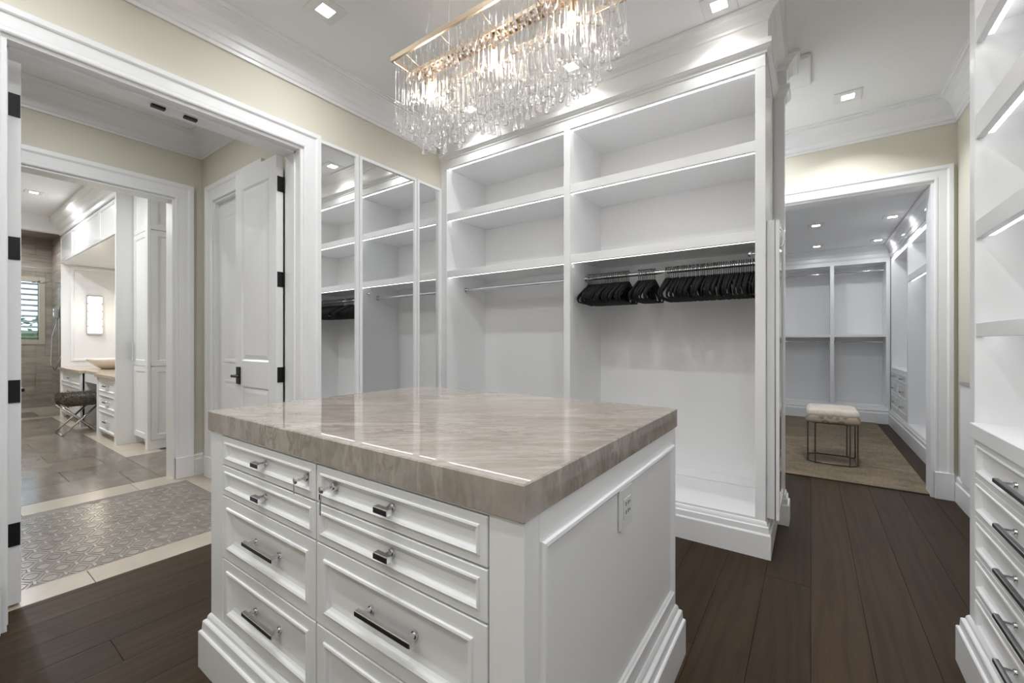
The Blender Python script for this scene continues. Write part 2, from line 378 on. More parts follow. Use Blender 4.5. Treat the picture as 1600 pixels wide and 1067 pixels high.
ringm = MB(); o_h = hexa(0.0465, 0.013, 0.068); i_h = hexa(0.0335, 0.010, 0.040)
vs = [(x, y, 0.0) for x, y in o_h] + [(x, y, 0.0) for x, y in i_h] + [(x, y, -0.008) for x, y in o_h] + [(x, y, -0.008) for x, y in i_h]
fs = []
for k in range(6):
    k2 = (k + 1) % 6
    fs += [[k, k2, 6 + k2, 6 + k], [k, k2, 12 + k2, 12 + k], [6 + k, 6 + k2, 18 + k2, 18 + k]]
ringm.add(vs, fs); ring_me = ringm.mesh('mosaic_ring', 'mos_ring')
cen_me = MB().prism(hexa(0.0285, 0.0085, 0.033), -0.008, 0.0005).mesh('mosaic_hexagon', 'mos_in')
dots = MB(); row = 0
x = -3.075
while x > -4.25:
    y = 0.3925 - 0.105 * 6 + (0.0525 if row % 2 else 0.0)
    while y < 1.285:
        if y > 0.05:
            for nm, me in (('mosaic_ring', ring_me), ('mosaic_hexagon', cen_me)):
                o = bpy.data.objects.new(nm, me); C.objects.link(o); o.parent = vf; o.location = (x, y, -0.0005)
            dots.box(x - 0.023, x + 0.023, y + 0.0475, y + 0.0575, -0.008, 0.0003)
        y += 0.105
    x -= 0.0935; row += 1
o = dots.build('mosaic_dots', 'mos_dot', vf); o['kind'] = 'stuff'
bf = struct('floor_bathroom', MB().box(-11.6, -4.6, -0.9, 2.4, -0.06, -0.012), 'grout', 'glossy grey stone tiled bathroom floor')
xx = -4.585; rw = 0
while xx > -9.55:
    x2 = max(xx - 0.46, -9.6); yy = -0.8 + (0.31 if rw % 2 else 0.0)
    while yy < 1.2:
        y2 = min(yy + 0.62, 1.24)
        if y2 - yy > 0.03: slab(x2, xx, yy, y2, bf, 'greytile', 'floor_tile')
        yy = y2
    xx -= 0.46; rw += 1
for a, b in ((-9.6, -8.6), (-8.6, -7.6), (-7.6, -6.6), (-6.6, -5.66)): slab(a, b, 1.24, 1.55, bf)
slab(-5.66, -4.585, 1.24, 2.1, bf, 'greytile', 'floor_tile')
for a, b in ((-0.8, 0.0), (0.0, 0.7), (0.7, 1.45)): slab(-9.85, -9.6, a, b, bf)
slab(-10.6, -9.85, -0.8, 0.4, bf, 'greytile', 'floor_tile'); slab(-10.6, -9.85, 0.4, 1.15, bf, 'greytile', 'floor_tile'); slab(-11.2, -9.85, 1.15, 1.45, bf)
slab(-11.2, -10.6, -0.8, 1.15, bf)
# ---- ceiling
ceil = struct('ceiling', MB().box(-2.86, XRW + 0.3, YREAR - 0.02, YF + 0.08, ZC, ZC + 0.08), 'ceil', 'flat pale grey white ceiling of the dressing room')
struct('ceiling_vestibule', MB().box(-4.6, -2.86, -0.8, 1.65, ZC, ZC + 0.08), 'ceil', 'flat white ceiling of the vestibule')
struct('ceiling_closet', MB().box(-1.3, 1.5, YF + 0.16, 8.5, 2.54, 2.62), 'ceil', 'low white ceiling of the far closet with four downlights')
struct('ceiling_bathroom', MB().box(-9.62, -4.58, -0.9, 2.4, 3.10, 3.18), 'ceil', 'high white ceiling of the bathroom')
# ---- walls
OY0, OY1, OZ = 0.212, 1.425, 2.405
struct('wall_left', MB().box(XV, XW, YREAR, OY0, 0, ZC).box(XV, XW, OY1, YS + 0.7, 0, ZC).box(XV, XW, OY0, OY1, OZ, ZC), 'cream', 'cream painted wall around the wide double doorway')
struct('wall_rear', MB().box(XV, XRW + 0.2, YREAR - 0.12, YREAR, 0, ZC), 'cream', 'cream wall behind the viewpoint')
struct('wall_right', MB().box(XRW, XRW + 0.12, YREAR, YF, 0, ZC), 'cream', 'cream wall behind the right hand drawer cabinet')
FX0, FX1, FZ = -0.46, 0.755, 2.375
struct('wall_far', MB().box(FX1, 1.5, YF, YF + 0.16, 0, ZC).box(-0.9, FX0, YF, YF + 0.16, 0, ZC).box(FX0, FX1, YF, YF + 0.16, FZ, ZC), 'cream', 'cream end wall with the cased opening to the far closet')
struct('wall_passage', MB().box(XV, -0.19, 3.235, 3.33, 0, ZC).box(-0.80, -0.66, 3.33, YF, 0, ZC), 'trim', 'white wall behind the tall shelf unit, with an unseen added wall closing off light')  # second box is an unseen wall, added only to close off light
BY0, BY1, BZ = -0.05, 1.285, 2.39
struct('wall_bathroom', MB().box(XB - 0.15, XB, BY1, 2.4, 0, 3.1).box(XB - 0.15, XB, -0.8, BY0, 0, 3.1).box(XB - 0.15, XB, BY0, BY1, BZ, 3.1), 'cream', 'cream wall with the cased opening to the bathroom')
SX0, SX1 = -4.17, -3.40
struct('wall_vestibule', MB().box(XB, SX0, 1.485, 1.60, 0, ZC).box(SX1, XV, 1.485, 1.60, 0, ZC).box(SX0, SX1, 1.485, 1.60, 2.37, ZC).box(XB, XV, -0.72, -0.6, 0, ZC), 'cream', 'cream side wall of the vestibule with a closed door')
# bathroom shell
struct('wall_vanity', MB().box(-9.7, -4.57, 2.12, 2.22, 0, 3.1), 'trim', 'white wall behind the vanity cabinets')
struct('wall_bathroom_left', MB().box(-11.5, -4.57, -0.95, -0.85, 0, 3.1), 'cream', 'cream bathroom wall opposite the vanity')
struct('wall_shower_header', MB().box(-9.72, -9.6, -0.9, 1.42, 2.86, 3.1).box(-9.72, -9.6, 1.395, 2.2, 0, 3.1), 'trim', 'white header above the walk in shower')
# far closet shell
struct('wall_closet', MB().box(-1.3, 1.5, 8.36, 8.46, 0, 2.6).box(-1.32, -1.22, YF + 0.16, 8.4, 0, 2.6).box(1.40, 1.5, YF + 0.16, 8.4, 0, 2.6), 'trim', 'white walls of the far closet')

# ---- mouldings
crown = [(0, 2.78), (0.012, 2.78), (0.014, 2.795), (0.008, 2.80), (0.016, 2.806), (0.022, 2.84), (0.030, 2.848), (0.036, 2.875), (0.058, 2.918), (0.086, 2.942), (0.090, 2.942), (0.092, 2.950), (0.108, 2.950), (0.112, 2.958), (0.125, 2.960), (0.125, ZC - 0.0005), (0, ZC - 0.0005)]
struct('trim_1', MB().sweep([(XW, 2.60), (XW, YREAR)][::-1], crown) , 'trim', 'white crown moulding above the double doorway')
struct('trim_2', MB().sweep([(-0.66, YF), (XRW, YF), (XRW, YREAR)], crown), 'trim', 'white crown moulding along the end wall')
struct('trim_3', MB().sweep([(XB, -0.6), (XB, 1.485), (XV, 1.485)], crown), 'trim', 'white crown moulding in the vestibule')
baseprof = [(0, 0), (0.02, 0), (0.02, 0.135), (0.016, 0.14), (0.012, 0.142), (0.012, 0.17), (0.006, 0.178), (0, 0.185)]
struct('baseboard_left', MB().sweep([(XW, YREAR), (XW, OY0 - 0.115)], baseprof), 'trim', 'white baseboard left of the double doorway')
struct('baseboard_far', MB().sweep([(FX1 + 0.105, YF), (XRW, YF), (XRW, 2.3)], baseprof), 'trim', 'white baseboard turning the corner beside the far opening')
struct('baseboard_vestibule', MB().sweep([(XB, BY1 + 0.13), (XB, 1.485), (-4.40, 1.485)], baseprof), 'trim', 'short white baseboard in the vestibule corner')
casing = lambda wd, t: [(0, 0), (t * 0.75, 0), (t * 0.9, 0.006), (t * 0.9, wd * 0.16), (t * 0.7, wd * 0.19), (t * 0.75, wd * 0.24), (t * 0.8, wd * 0.62), (t * 0.86, wd * 0.68), (t * 1.1, wd * 0.72), (t * 1.3, wd * 0.78), (t * 1.3, wd), (0, wd)]
def cased(name, T, u0, u1, vt, wd, t, label, jamb, plinth=0.2, left=True):
    # casing around an opening, drawn in the local (u, v, w) frame of the wall face; mitred at the top corners
    prof = casing(wd, t); mb = MB(T); n = len(prof)
    path = [(u0, 0, -1, 0), (u0, vt, -1, 1), (u1, vt, 1, 1), (u1, 0, 1, 0)]
    vs = []; fs = []
    for (u, v_, su, sv) in path: vs += [(u + su * d, v_ + sv * d, w_) for w_, d in prof]
    for k in range(3):
        for j in range(n): fs.append([k * n + j, k * n + (j + 1) % n, (k + 1) * n + (j + 1) % n, (k + 1) * n + j])
    fs += [list(range(n)), [3 * n + j for j in range(n)]]
    mb.add(vs, fs)
    for (a, b) in ((u0 - wd - 0.004, u0), (u1, u1 + wd + 0.004)): mb.box(a, b, 0, plinth, 0, t * 1.45, 0.003)
    # jamb lining
    mb.box(u0 - 0.001, u0 + 0.018, 0, vt, -jamb, 0.001); mb.box(u1 - 0.018, u1 + 0.001, 0, vt, -jamb, 0.001); mb.box(u0 + 0.018, u1 - 0.018, vt - 0.018, vt + 0.001, -jamb, 0.001)
    return struct(name, mb, 'trim', label)
t4 = cased('trim_4', face((XW, 0, 0), (0, 1, 0), (1, 0, 0)), OY0 - 0.012, OY1 + 0.012, OZ + 0.005, 0.108, 0.02, 'white moulded casing around the double doorway', XW - XV)
st = MB().box(XW - 0.11, XW - 0.06, OY0, OY0 + 0.014, 0, OZ).box(XW - 0.11, XW - 0.06, OY1 - 0.014, OY1, 0, OZ).box(XW - 0.11, XW - 0.06, OY0, OY1, OZ - 0.022, OZ - 0.012)
st.build('door_stop', 'trim', t4)
for a, b in ((0.700, 0.757), (0.838, 0.897)):
    MB().box(XW - 0.112, XW - 0.085, a, b, OZ - 0.034, OZ - 0.021, 0.001).build('ball_catch', 'black', t4)
cased('trim_5', face((XB, 0, 0), (0, 1, 0), (1, 0, 0)), BY0, BY1, BZ, 0.128, 0.02, 'white moulded casing around the bathroom opening', 0.15, 0.18)
cased('trim_6', face((0, YF, 0), (1, 0, 0), (0, -1, 0)), FX0, FX1, FZ, 0.10, 0.02, 'white moulded casing around the far closet opening', 0.16, 0.2)
cased('trim_7', face((0, 1.485, 0), (1, 0, 0), (0, -1, 0)), SX0, SX1, 2.37, 0.135, 0.02, 'white moulded casing of the closed vestibule door', 0.1, 0.18)
# back faces of the openings
cased('trim_8', face((0, YF + 0.16, 0), (-1, 0, 0), (0, 1, 0)), -FX1, -FX0, FZ, 0.10, 0.02, 'white casing on the closet side of the far opening', 0.0, 0.2)

# ---- doors
def panel_steps(st, t): return [(0, 0), (0, t), (st, t), (st + 0.006, t - 0.001), (st + 0.016, t - 0.009), (st + 0.022, t - 0.010), (st + 0.040, t - 0.004), (st + 0.046, t - 0.004)]
def door_leaf(name, label, x_h, x_e, y0, y1, ztop, hinge_side, lever_side, hinges):
    root = thing(name, label, 'door', (x_h, (y0 + y1) / 2, 0)); root['kind'] = 'structure'
    mb = MB(); xa, xb = min(x_h, x_e), max(x_h, x_e)
    ym = (y0 + y1) / 2
    st_ = 0.105; rails = [0.012, 0.22, 0.85, 1.03, ztop - 0.13, ztop]
    mb.box(xa, xa + st_, y0, y1, 0.012, ztop, 0.002); mb.box(xb - st_, xb, y0, y1, 0.012, ztop, 0.002)
    mb.box(xa + st_, xb - st_, y0, y1, rails[0], rails[1]); mb.box(xa + st_, xb - st_, y0, y1, rails[2], rails[3]); mb.box(xa + st_, xb - st_, y0, y1, rails[4], rails[5])
    mb.build('door_frame', 'trim', root)
    for (za, zb) in ((rails[1], rails[2]), (rails[3], rails[4])):
        pm = MB(face((0, y0, 0), (1, 0, 0), (0, -1, 0))); pm.nested(xa + st_, xb - st_, za, zb, [(0, 0), (0.012, -0.010), (0.016, -0.010), (0.045, -0.004), (0.05, -0.004)])
        pm.T = face((0, y1, 0), (1, 0, 0), (0, 1, 0)); pm.nested(xa + st_, xb - st_, za, zb, [(0, 0), (0.012, -0.010), (0.016, -0.010), (0.045, -0.004), (0.05, -0.004)])
        pm.build('door_panel', 'trim', root)
    for z in hinges:
        hb = MB(); hb.box(x_h, x_h + 0.004, y0 + 0.006, y1 - 0.003, z - 0.05, z + 0.05)
        yk = y1 + 0.004 if hinge_side > 0 else y0 - 0.004
        hb.cyl((x_h + 0.006, yk, z - 0.052), (x_h + 0.006, yk, z + 0.052), 0.007, 10)
        if hinge_side > 0: hb.box(x_h, x_h + 0.03, yk, yk + 0.012, z - 0.05, z + 0.05)
        hb.build('hinge', 'black', root)
    # lever handles
    xh = x_e + (0.06 if x_h > x_e else -0.06)
    for s_, yf in ((-1, y0), (1, y1)):
        hb = MB(); hb.box(xh - 0.028, xh + 0.028, yf, yf + s_ * 0.010, 0.86, 0.985, 0.002)
        hb.cyl((xh, yf, 0.92), (xh, yf + s_ * 0.05, 0.92), 0.010, 10)
        hb.box(xh - 0.009, xh + 0.115, yf + s_ * 0.038, yf + s_ * 0.054, 0.912, 0.930, 0.003)
        hb.build('lever_handle', 'black', root)
    return root
HZ = (2.21, 1.58, 0.95, 0.32)
door_leaf('door_1', 'white panelled door leaf opened against the vestibule side wall', -2.865, -3.475, 1.375, 1.42, 2.40, 1, -1, HZ)
door_leaf('door_2', 'white door leaf seen edge on at the left of the doorway', -2.865, -3.475, 0.232, 0.277, 2.41, -1, 1, HZ)
d3 = thing('door_3', 'closed white panelled door behind the opened door leaf', 'door', ((SX0 + SX1) / 2, 1.53, 0)); d3['kind'] = 'structure'
mb = MB(face((0, 1.52, 0), (1, 0, 0), (0, -1, 0)))
mb.box(SX0 + 0.018, SX1 - 0.018, 0.01, 2.352, -0.04, 0); mb.build('door_slab', 'trim', d3)
for za, zb in ((0.2, 0.85), (1.0, 2.24)):
    mb = MB(face((0, 1.52, 0), (1, 0, 0), (0, -1, 0))); mb.nested(SX0 + 0.12, SX1 - 0.12, za, zb, [(0, 0), (0, 0.006), (0.012, 0.006), (0.03, 0.0015), (0.06, 0.004)]); mb.build('door_panel', 'trim', d3)
mb = MB(); mb.cyl((-3.50, 1.52, 0.93), (-3.50, 1.46, 0.93), 0.010); mb.box(-3.60, -3.49, 1.455, 1.47, 0.92, 0.94, 0.003); mb.build('lever_handle', 'black', d3)

# ---- downlights, some of them unseen lamps added for brightness
def downlight(x, y, z, label, watts, sz=0.165, group='recessed ceiling downlights', light=True, spread=165):
    o = thing('recessed_downlight', label, 'downlight', (x, y, z), group)
    mb = MB(); h = sz / 2
    mb.T = Matrix(((1, 0, 0, x), (0, 1, 0, y), (0, 0, -1, z), (0, 0, 0, 1)))
    mb.nested(-h, h, -h, h, [(0, 0), (0, 0.006), (0.004, 0.008), (sz * 0.27, 0.008), (sz * 0.28, 0.004), (sz * 0.3, 0.002)], cap=False)
    mb.build('trim_plate', 'plate', o)
    MB().box(x - h + sz * 0.285, x + h - sz * 0.285, y - h + sz * 0.285, y + h - sz * 0.285, z - 0.0055, z - 0.002).build('lens', 'lens', o)
    if light: lamp('AREA', (x, y, z - 0.012), watts, (0.93, 0.965, 1.0), 0.07, (0, 0, 0), o, R(spread))
    return o
downlight(-2.15, 1.29, ZC, 'square downlight in the ceiling above the double doorway', DOWN_W)
downlight(-0.40, 2.48, ZC, 'square downlight close to the crown of the tall shelf unit', DOWN_W * 0.3, spread=125)
downlight(0.222, 3.956, ZC, 'square downlight above the passage to the far closet', DOWN_W * 1.75, spread=120)
downlight(-0.42, 3.90, ZC, 'added downlight in the passage, unseen behind the shelf unit', DOWN_W * 1.7, spread=150)  # unseen lamp added to brighten the passage
downlight(-1.28, 2.48, ZC, 'square downlight behind the middle of the glass chandelier', DOWN_W * 0.4, spread=125)
downlight(-2.15, 2.48, ZC, 'square downlight behind the left end of the glass chandelier', DOWN_W * 0.4, spread=125)
for yy_, rown in ((1.29, 'over the island'), (0.1, 'over the drawer side of the island'), (-1.0, 'behind the viewpoint')):
    for xx_, pos in ((-2.15, 'door side'), (-1.28, 'middle'), (-0.40, 'cabinet side')):
        if (xx_, yy_) != (-2.15, 1.29): downlight(xx_, yy_, ZC, 'added unseen downlight %s, %s of its row' % (rown, pos), DOWN_W * (1.0 if yy_ > 1 else (0.75 if xx_ < -2 else 1.35)))  # grid of unseen downlights added for soft, even light
downlight(0.28, 0.6, ZC, 'added unseen downlight above the frame beside the right hand drawer cabinet', DOWN_W)  # another unseen lamp added to soften the room light
for x, y, lb in ((0.05, 6.14, 'downlight in the far closet ceiling, left of the nearer pair'), (0.07, 7.50, 'downlight in the far closet ceiling, left of the farther pair'), (0.73, 6.19, 'downlight in the far closet ceiling, right of the nearer pair'), (0.74, 7.50, 'downlight in the far closet ceiling, right of the farther pair')):
    downlight(x, y, 2.54, lb, DOWN_W * 0.45)
downlight(-0.5, 5.2, 2.54, 'downlight in the far closet hidden by the wall', DOWN_W * 0.5)
downlight(-3.6, 0.5, ZC, 'added downlight in the vestibule ceiling, unseen above the doorway', DOWN_W * 1.5)  # unseen lamp added for brightness in the vestibule
for x, y, lb in ((-5.4, 0.3, 'nearest the opening'), (-7.0, 0.3, 'in the middle of the left row'), (-8.6, 0.3, 'nearest the shower'), (-6.4, 0.4, 'in front of the tall cabinet'), (-8.2, 0.9, 'in front of the stool')): downlight(x, y, 3.10, 'downlight in the bathroom ceiling ' + lb, DOWN_W * 2.9)
downlight(-10.4, 0.9, 3.0, 'downlight in the shower ceiling', DOWN_W * 3.0)
# ceiling plate near the shelf unit
t = thing('ceiling_speaker', 'square white flush plate on the ceiling beside the shelf unit', 'speaker', (-0.03, 3.41, ZC))
MB().box(-0.13, 0.0, 3.22, 3.60, ZC - 0.016, ZC, 0.003).build('frame', 'plate', t)
MB().box(-0.12, -0.01, 3.235, 3.585, ZC - 0.018, ZC - 0.015).build('grille', 'ceil', t)

# ================================================================== ISLAND
IX0, IX1, IY0, IY1 = -1.772, -0.413, 0.622, 1.642
IZ0, IZT = 0.85, 0.92
isl = thing('island_cabinet', 'white island cabinet with eight drawers under a thick stone top', 'cabinet', ((IX0 + IX1) / 2, (IY0 + IY1) / 2, 0))
MB().box(IX0 + 0.001, IX1 - 0.001, IY0 + 0.024, IY1, 0.02, IZ0 - 0.0005).build('body', 'lacquer', isl)
fm_ = MB()
for (a, b, c_, d_) in ((IX0, -1.6755, 0.02, IZ0), (-0.4925, IX1, 0.02, IZ0)): fm_.box(a, b, IY0, IY1 if False else IY0 + 0.05, c_, d_, 0.0015)
fm_.box(-1.6755, -0.4925, IY0 + 0.0005, IY0 + 0.05, 0.8445, IZ0 - 0.0005); fm_.box(-1.6755, -0.4925, IY0 + 0.0005, IY0 + 0.05, 0.02, 0.1935)
fm_.build('face_frame', 'lacquer', isl)
for xa_, xb_ in ((IX0, IX0 + 0.02), (IX1 - 0.02, IX1)): MB().box(xa_, xb_, IY0 + 0.05, IY1, 0.02, IZ0, 0.0005).build('side_panel', 'lacquer', isl)
plinth = [(0, 0.0), (0.030, 0.0), (0.030, 0.126), (0.027, 0.130), (0.022, 0.131), (0.020, 0.162), (0.017, 0.166), (0.010, 0.170), (0.008, 0.180), (0.003, 0.188), (0, 0.19)]
def around(x0, x1, y0, y1): return [(x0, y0), (x1, y0), (x1, y1), (x0, y1)]
MB().sweep(around(IX0, IX1, IY0, IY1), plinth, True).build('plinth', 'lacquer', isl)
ct = MB(); ct.box(-1.782, -0.408, 0.614, 1.652, IZ0, IZT, 0.003)
tag(ct.build('countertop', 'quartz'), 'thick polished beige stone countertop on the island', 'countertop')
TF = face((0, IY0, 0), (1, 0, 0), (0, -1, 0))
DR = [(0, 0), (0, 0.012), (0.0015, 0.014), (0.034, 0.014), (0.036, 0.018), (0.041, 0.019), (0.046, 0.016), (0.050, 0.010), (0.056, 0.006), (0.066, 0.004), (0.070, 0.0035)]
DRS = [(0, 0), (0, 0.012), (0.0015, 0.014), (0.018, 0.014), (0.0195, 0.017), (0.023, 0.018), (0.027, 0.015), (0.030, 0.009), (0.036, 0.005), (0.040, 0.0035)]
def bar_handle(parent, T, u0, u1, v, w0, name='bar_handle', sec=0.0065, out=0.035, posts=None):
    mb = MB(T)
    mb.box(u0, u1, v - sec, v + sec, w0 + out - 2 * sec, w0 + out, 0.0012, 0)
    mb.box(u0 + 0.002, u1 - 0.002, v - sec + 0.0018, v + sec - 0.0018, w0 + out, w0 + out + 0.0012, 0, 1)
    for u in (posts or (u0 + 0.02, u1 - 0.02)):
        mb.cyl((u, v, w0), (u, v, w0 + 0.005), 0.010, 14, 0.0085); mb.cyl((u, v, w0 + 0.005), (u, v, w0 + out - 2 * sec), 0.0058, 12)
    return mb.build(name, ['chrome', 'gun'], parent)
def drawer(parent, T, u0, u1, v0, v1, steps=DR, name='drawer'):
    mb = MB(T); mb.nested(u0 + 0.0012, u1 - 0.0012, v0 + 0.0012, v1 - 0.0012, steps)
    return mb.build(name, 'lacquer', parent)
rows = [(0.743, 0.842), (0.638, 0.741), (0.420, 0.636), (0.195, 0.418)]
cols = [(-1.673, -1.083), (-1.079, -0.495)]
MB(TF).box(-1.6755, -0.4925, 0.1935, 0.8445, -0.0238, -0.0215).build('drawer_gap', 'dark', isl)
for ci, (u0, u1) in enumerate(cols):
    uc = (u0 + u1) / 2
    for ri, (v0, v1) in enumerate(rows):
        d = drawer(isl, TF, u0, u1, v0, v1, [(i, w_ - 0.0138) for i, w_ in (DRS if ri < 2 else DR)])
        vc = (v0 + v1) / 2; wp = -0.0103
        if ri < 2:
            u_ = uc - 0.004 if ci == 0 else uc + 0.006
            bar_handle(d, TF, u_ - 0.024, u_ + 0.024, vc, wp, 'knob', 0.0075, 0.036, (u_,))
        else:
            hw = 0.096
            bar_handle(d, TF, uc - hw + 0.006, uc + hw + 0.006, vc + 0.004, wp)
        if ri == 0:
            ul = u1 - 0.046 if ci == 0 else u0 + 0.075
            k = MB(TF); k.cyl((ul, vc + 0.004, wp), (ul, vc + 0.004, wp + 0.012), 0.0125, 16, 0.0115); k.cyl((ul, vc + 0.004, wp + 0.012), (ul, vc + 0.004, wp + 0.015), 0.008, 12)
            k.build('lock', 'chrome', d)
            k = MB(TF); k.box(ul - 0.0012, ul + 0.0012, vc + 0.001, vc + 0.007, wp + 0.012, wp + 0.034)
            k.lathe([(0.0, -0.0012), (0.010, -0.0012), (0.010, 0.0012), (0.0, 0.0012)], (ul, vc + 0.004, wp + 0.042), 14, 0, 1.0, 0.9)
            if ci == 1:
                k.box(ul - 0.004, ul + 0.003, vc - 0.058, vc - 0.004, wp + 0.043, wp + 0.0455, 0.001); k.box(ul - 0.006, ul + 0.005, vc - 0.020, vc - 0.002, wp + 0.043, wp + 0.0455, 0.001)
            else:
                k.box(ul - 0.003, ul + 0.003, vc - 0.030, vc - 0.002, wp + 0.044, wp + 0.046, 0.001)
            k.build('key', 'chrome', d)
# right end panel with moulding and outlet
TS = face((IX1, 0, 0), (0, 1, 0), (1, 0, 0))
mb = MB(TS); mb.nested(IY0 + 0.052, IY1 - 0.048, 0.255, 0.797, [(0, 0), (0, 0.006), (0.003, 0.011), (0.010, 0.012), (0.014, 0.008), (0.018, 0.006), (0.022, 0.001), (0.024, 0.0008)], cap=True); mb.build('end_panel_moulding', 'lacquer', isl)
mb = MB(face((IX0, 0, 0), (0, 1, 0), (-1, 0, 0))); mb.nested(IY0 + 0.052, IY1 - 0.048, 0.255, 0.797, [(0, 0), (0, 0.006), (0.003, 0.011), (0.010, 0.012), (0.014, 0.008), (0.018, 0.006), (0.022, 0.001), (0.024, 0.0008)], cap=True); mb.build('end_panel_moulding', 'lacquer', isl)
ol = MB(TS); ol.box(1.06, 1.148, 0.672, 0.782, 0.0008, 0.010, 0.003)
oo = ol.build('outlet_plate', 'plate', isl)
s_ = MB(TS); s_.box(1.078, 1.130, 0.700, 0.754, 0.010, 0.0125, 0.001); s_.build('receptacle', 'plate', oo)
s_ = MB(TS)
for zz in (0.712, 0.734):
    s_.box(1.090, 1.094, zz, zz + 0.010, 0.0125, 0.0129); s_.box(1.106, 1.110, zz, zz + 0.010, 0.0125, 0.0129); s_.box(1.116, 1.121, zz + 0.003, zz + 0.008, 0.0125, 0.0129)
s_.build('slots', 'dark', oo)

# ================================================================== BIG SHELF UNIT
X0S, X1S, YB = XW, -0.20, 3.20
su = thing('wardrobe_shelf_unit', 'tall white built in shelf unit with two lit bays and hanging rails', 'shelf unit', ((X0S + X1S) / 2, (YS + YB) / 2, 0))
posts = ((X0S, -2.575), (-1.434, -1.384), (-0.25, X1S))
for a, b in posts: MB().box(a, b, YS, YB + 0.02, 0.02, 2.75, 0.0015).build('upright', 'lacquer', su)
MB().box(X0S, X1S, YB, YB + 0.03, 0.02, 2.75).build('back_panel', 'lacquer', su)
bays = ((-2.575, -1.434), (-1.384, -0.25))
def led(parent, x0, x1, y0, y1, z): return MB().box(x0, x1, y0, y1, z - 0.003, z + 0.001).build('light_strip', 'led', parent)
for a, b in bays:
    for z0, z1 in ((2.216, 2.274), (1.724, 1.780)):
        s = MB(); s.box(a, b, YS + 0.004, YS + 0.024, z0, z1, 0.0012); s.box(a, b, YS + 0.024, YB, z1 - 0.025, z1)
        s.box(a, b, YS + 0.024, YS + 0.030, z0 + 0.004, z1 - 0.02)
        s = s.build('shelf', 'lacquer', su)
        led(s, a + 0.004, b - 0.004, YS + 0.0305, YS + 0.0425, z0 + 0.004)
    s = MB().box(a, b, YS + 0.02, YB, 2.672, 2.70).build('top_board', 'lacquer', su)
    led(s, a + 0.004, b - 0.004, YS + 0.026, YS + 0.040, 2.668)
    MB().box(a, b, YS + 0.002, YB, 0.17, 0.207, 0.001).build('bay_floor', 'lacquer', su)
    MB().box(a, b, YB - 0.012, YB, 0.207, 0.262, 0.003).build('back_rail', 'lacquer', su)
    r_ = MB(); r_.cyl((a, 2.92, 1.64), (b, 2.92, 1.64), 0.0145, 16)
    for xe, sg in ((a, 1), (b, -1)):
        r_.cyl((xe, 2.92, 1.64), (xe + sg * 0.008, 2.92, 1.64), 0.027, 16); r_.cyl((xe + sg * 0.008, 2.92, 1.64), (xe + sg * 0.03, 2.92, 1.64), 0.017, 16)
    r_.build('hanging_rail', 'chrome', su)
    h_ = MB(); h_.cyl((b, 2.78, 1.672), (b - 0.03, 2.78, 1.672), 0.006, 10); h_.lathe([(0, -0.014), (0.010, -0.010), (0.014, 0), (0.010, 0.010), (0, 0.014)], (b - 0.036, 2.78, 1.672), 12); h_.build('valet_hook', 'chrome', su)
MB().box(X0S, X1S, YS - 0.001, YS + 0.024, 2.665, 2.75, 0.001).build('fascia', 'lacquer', su)
MB().box(X0S, X1S - 0.002, YS + 0.01, YB + 0.03, 2.74, ZC).build('top_box', 'lacquer', su)
cor = [(0, 2.735), (0.006, 2.735), (0.008, 2.748), (0.018, 2.756), (0.024, 2.768), (0.030, 2.770), (0.030, 2.800), (0.026, 2.803), (0.012, 2.805), (0.012, 2.898), (0.020, 2.902), (0.022, 2.915), (0.042, 2.936), (0.066, 2.946), (0.068, 2.952), (0.084, 2.954), (0.084, ZC - 0.001), (0, ZC - 0.001)]
PX = -0.138
MB().sweep([(X0S, YS), (X1S, YS), (X1S, 3.22), (PX, 3.22), (PX, 3.33), (-0.6, 3.33)], cor).build('cornice', 'lacquer', su)
plinth2 = [(0, 0.0), (0.026, 0.0), (0.026, 0.125), (0.022, 0.132), (0.017, 0.133), (0.016, 0.165), (0.010, 0.170), (0.008, 0.182), (0.004, 0.192), (0, 0.195)]
MB().sweep([(X0S, YS), (X1S, YS), (X1S, 3.22)], plinth2).build('plinth', 'lacquer', su)
MB().box(-0.30, PX, 3.22, 3.33, 0, ZC, 0.002).build('end_pilaster', 'lacquer', su)
MB().sweep([(X1S, 3.22), (PX, 3.22), (PX, 3.33), (-0.6, 3.33)], plinth2).build('pilaster_plinth', 'lacquer', su)
MB().box(X1S - 0.006, X1S - 0.001, YS + 0.05, 3.2, 0.2, 2.73).build('end_panel', 'lacquer', su)

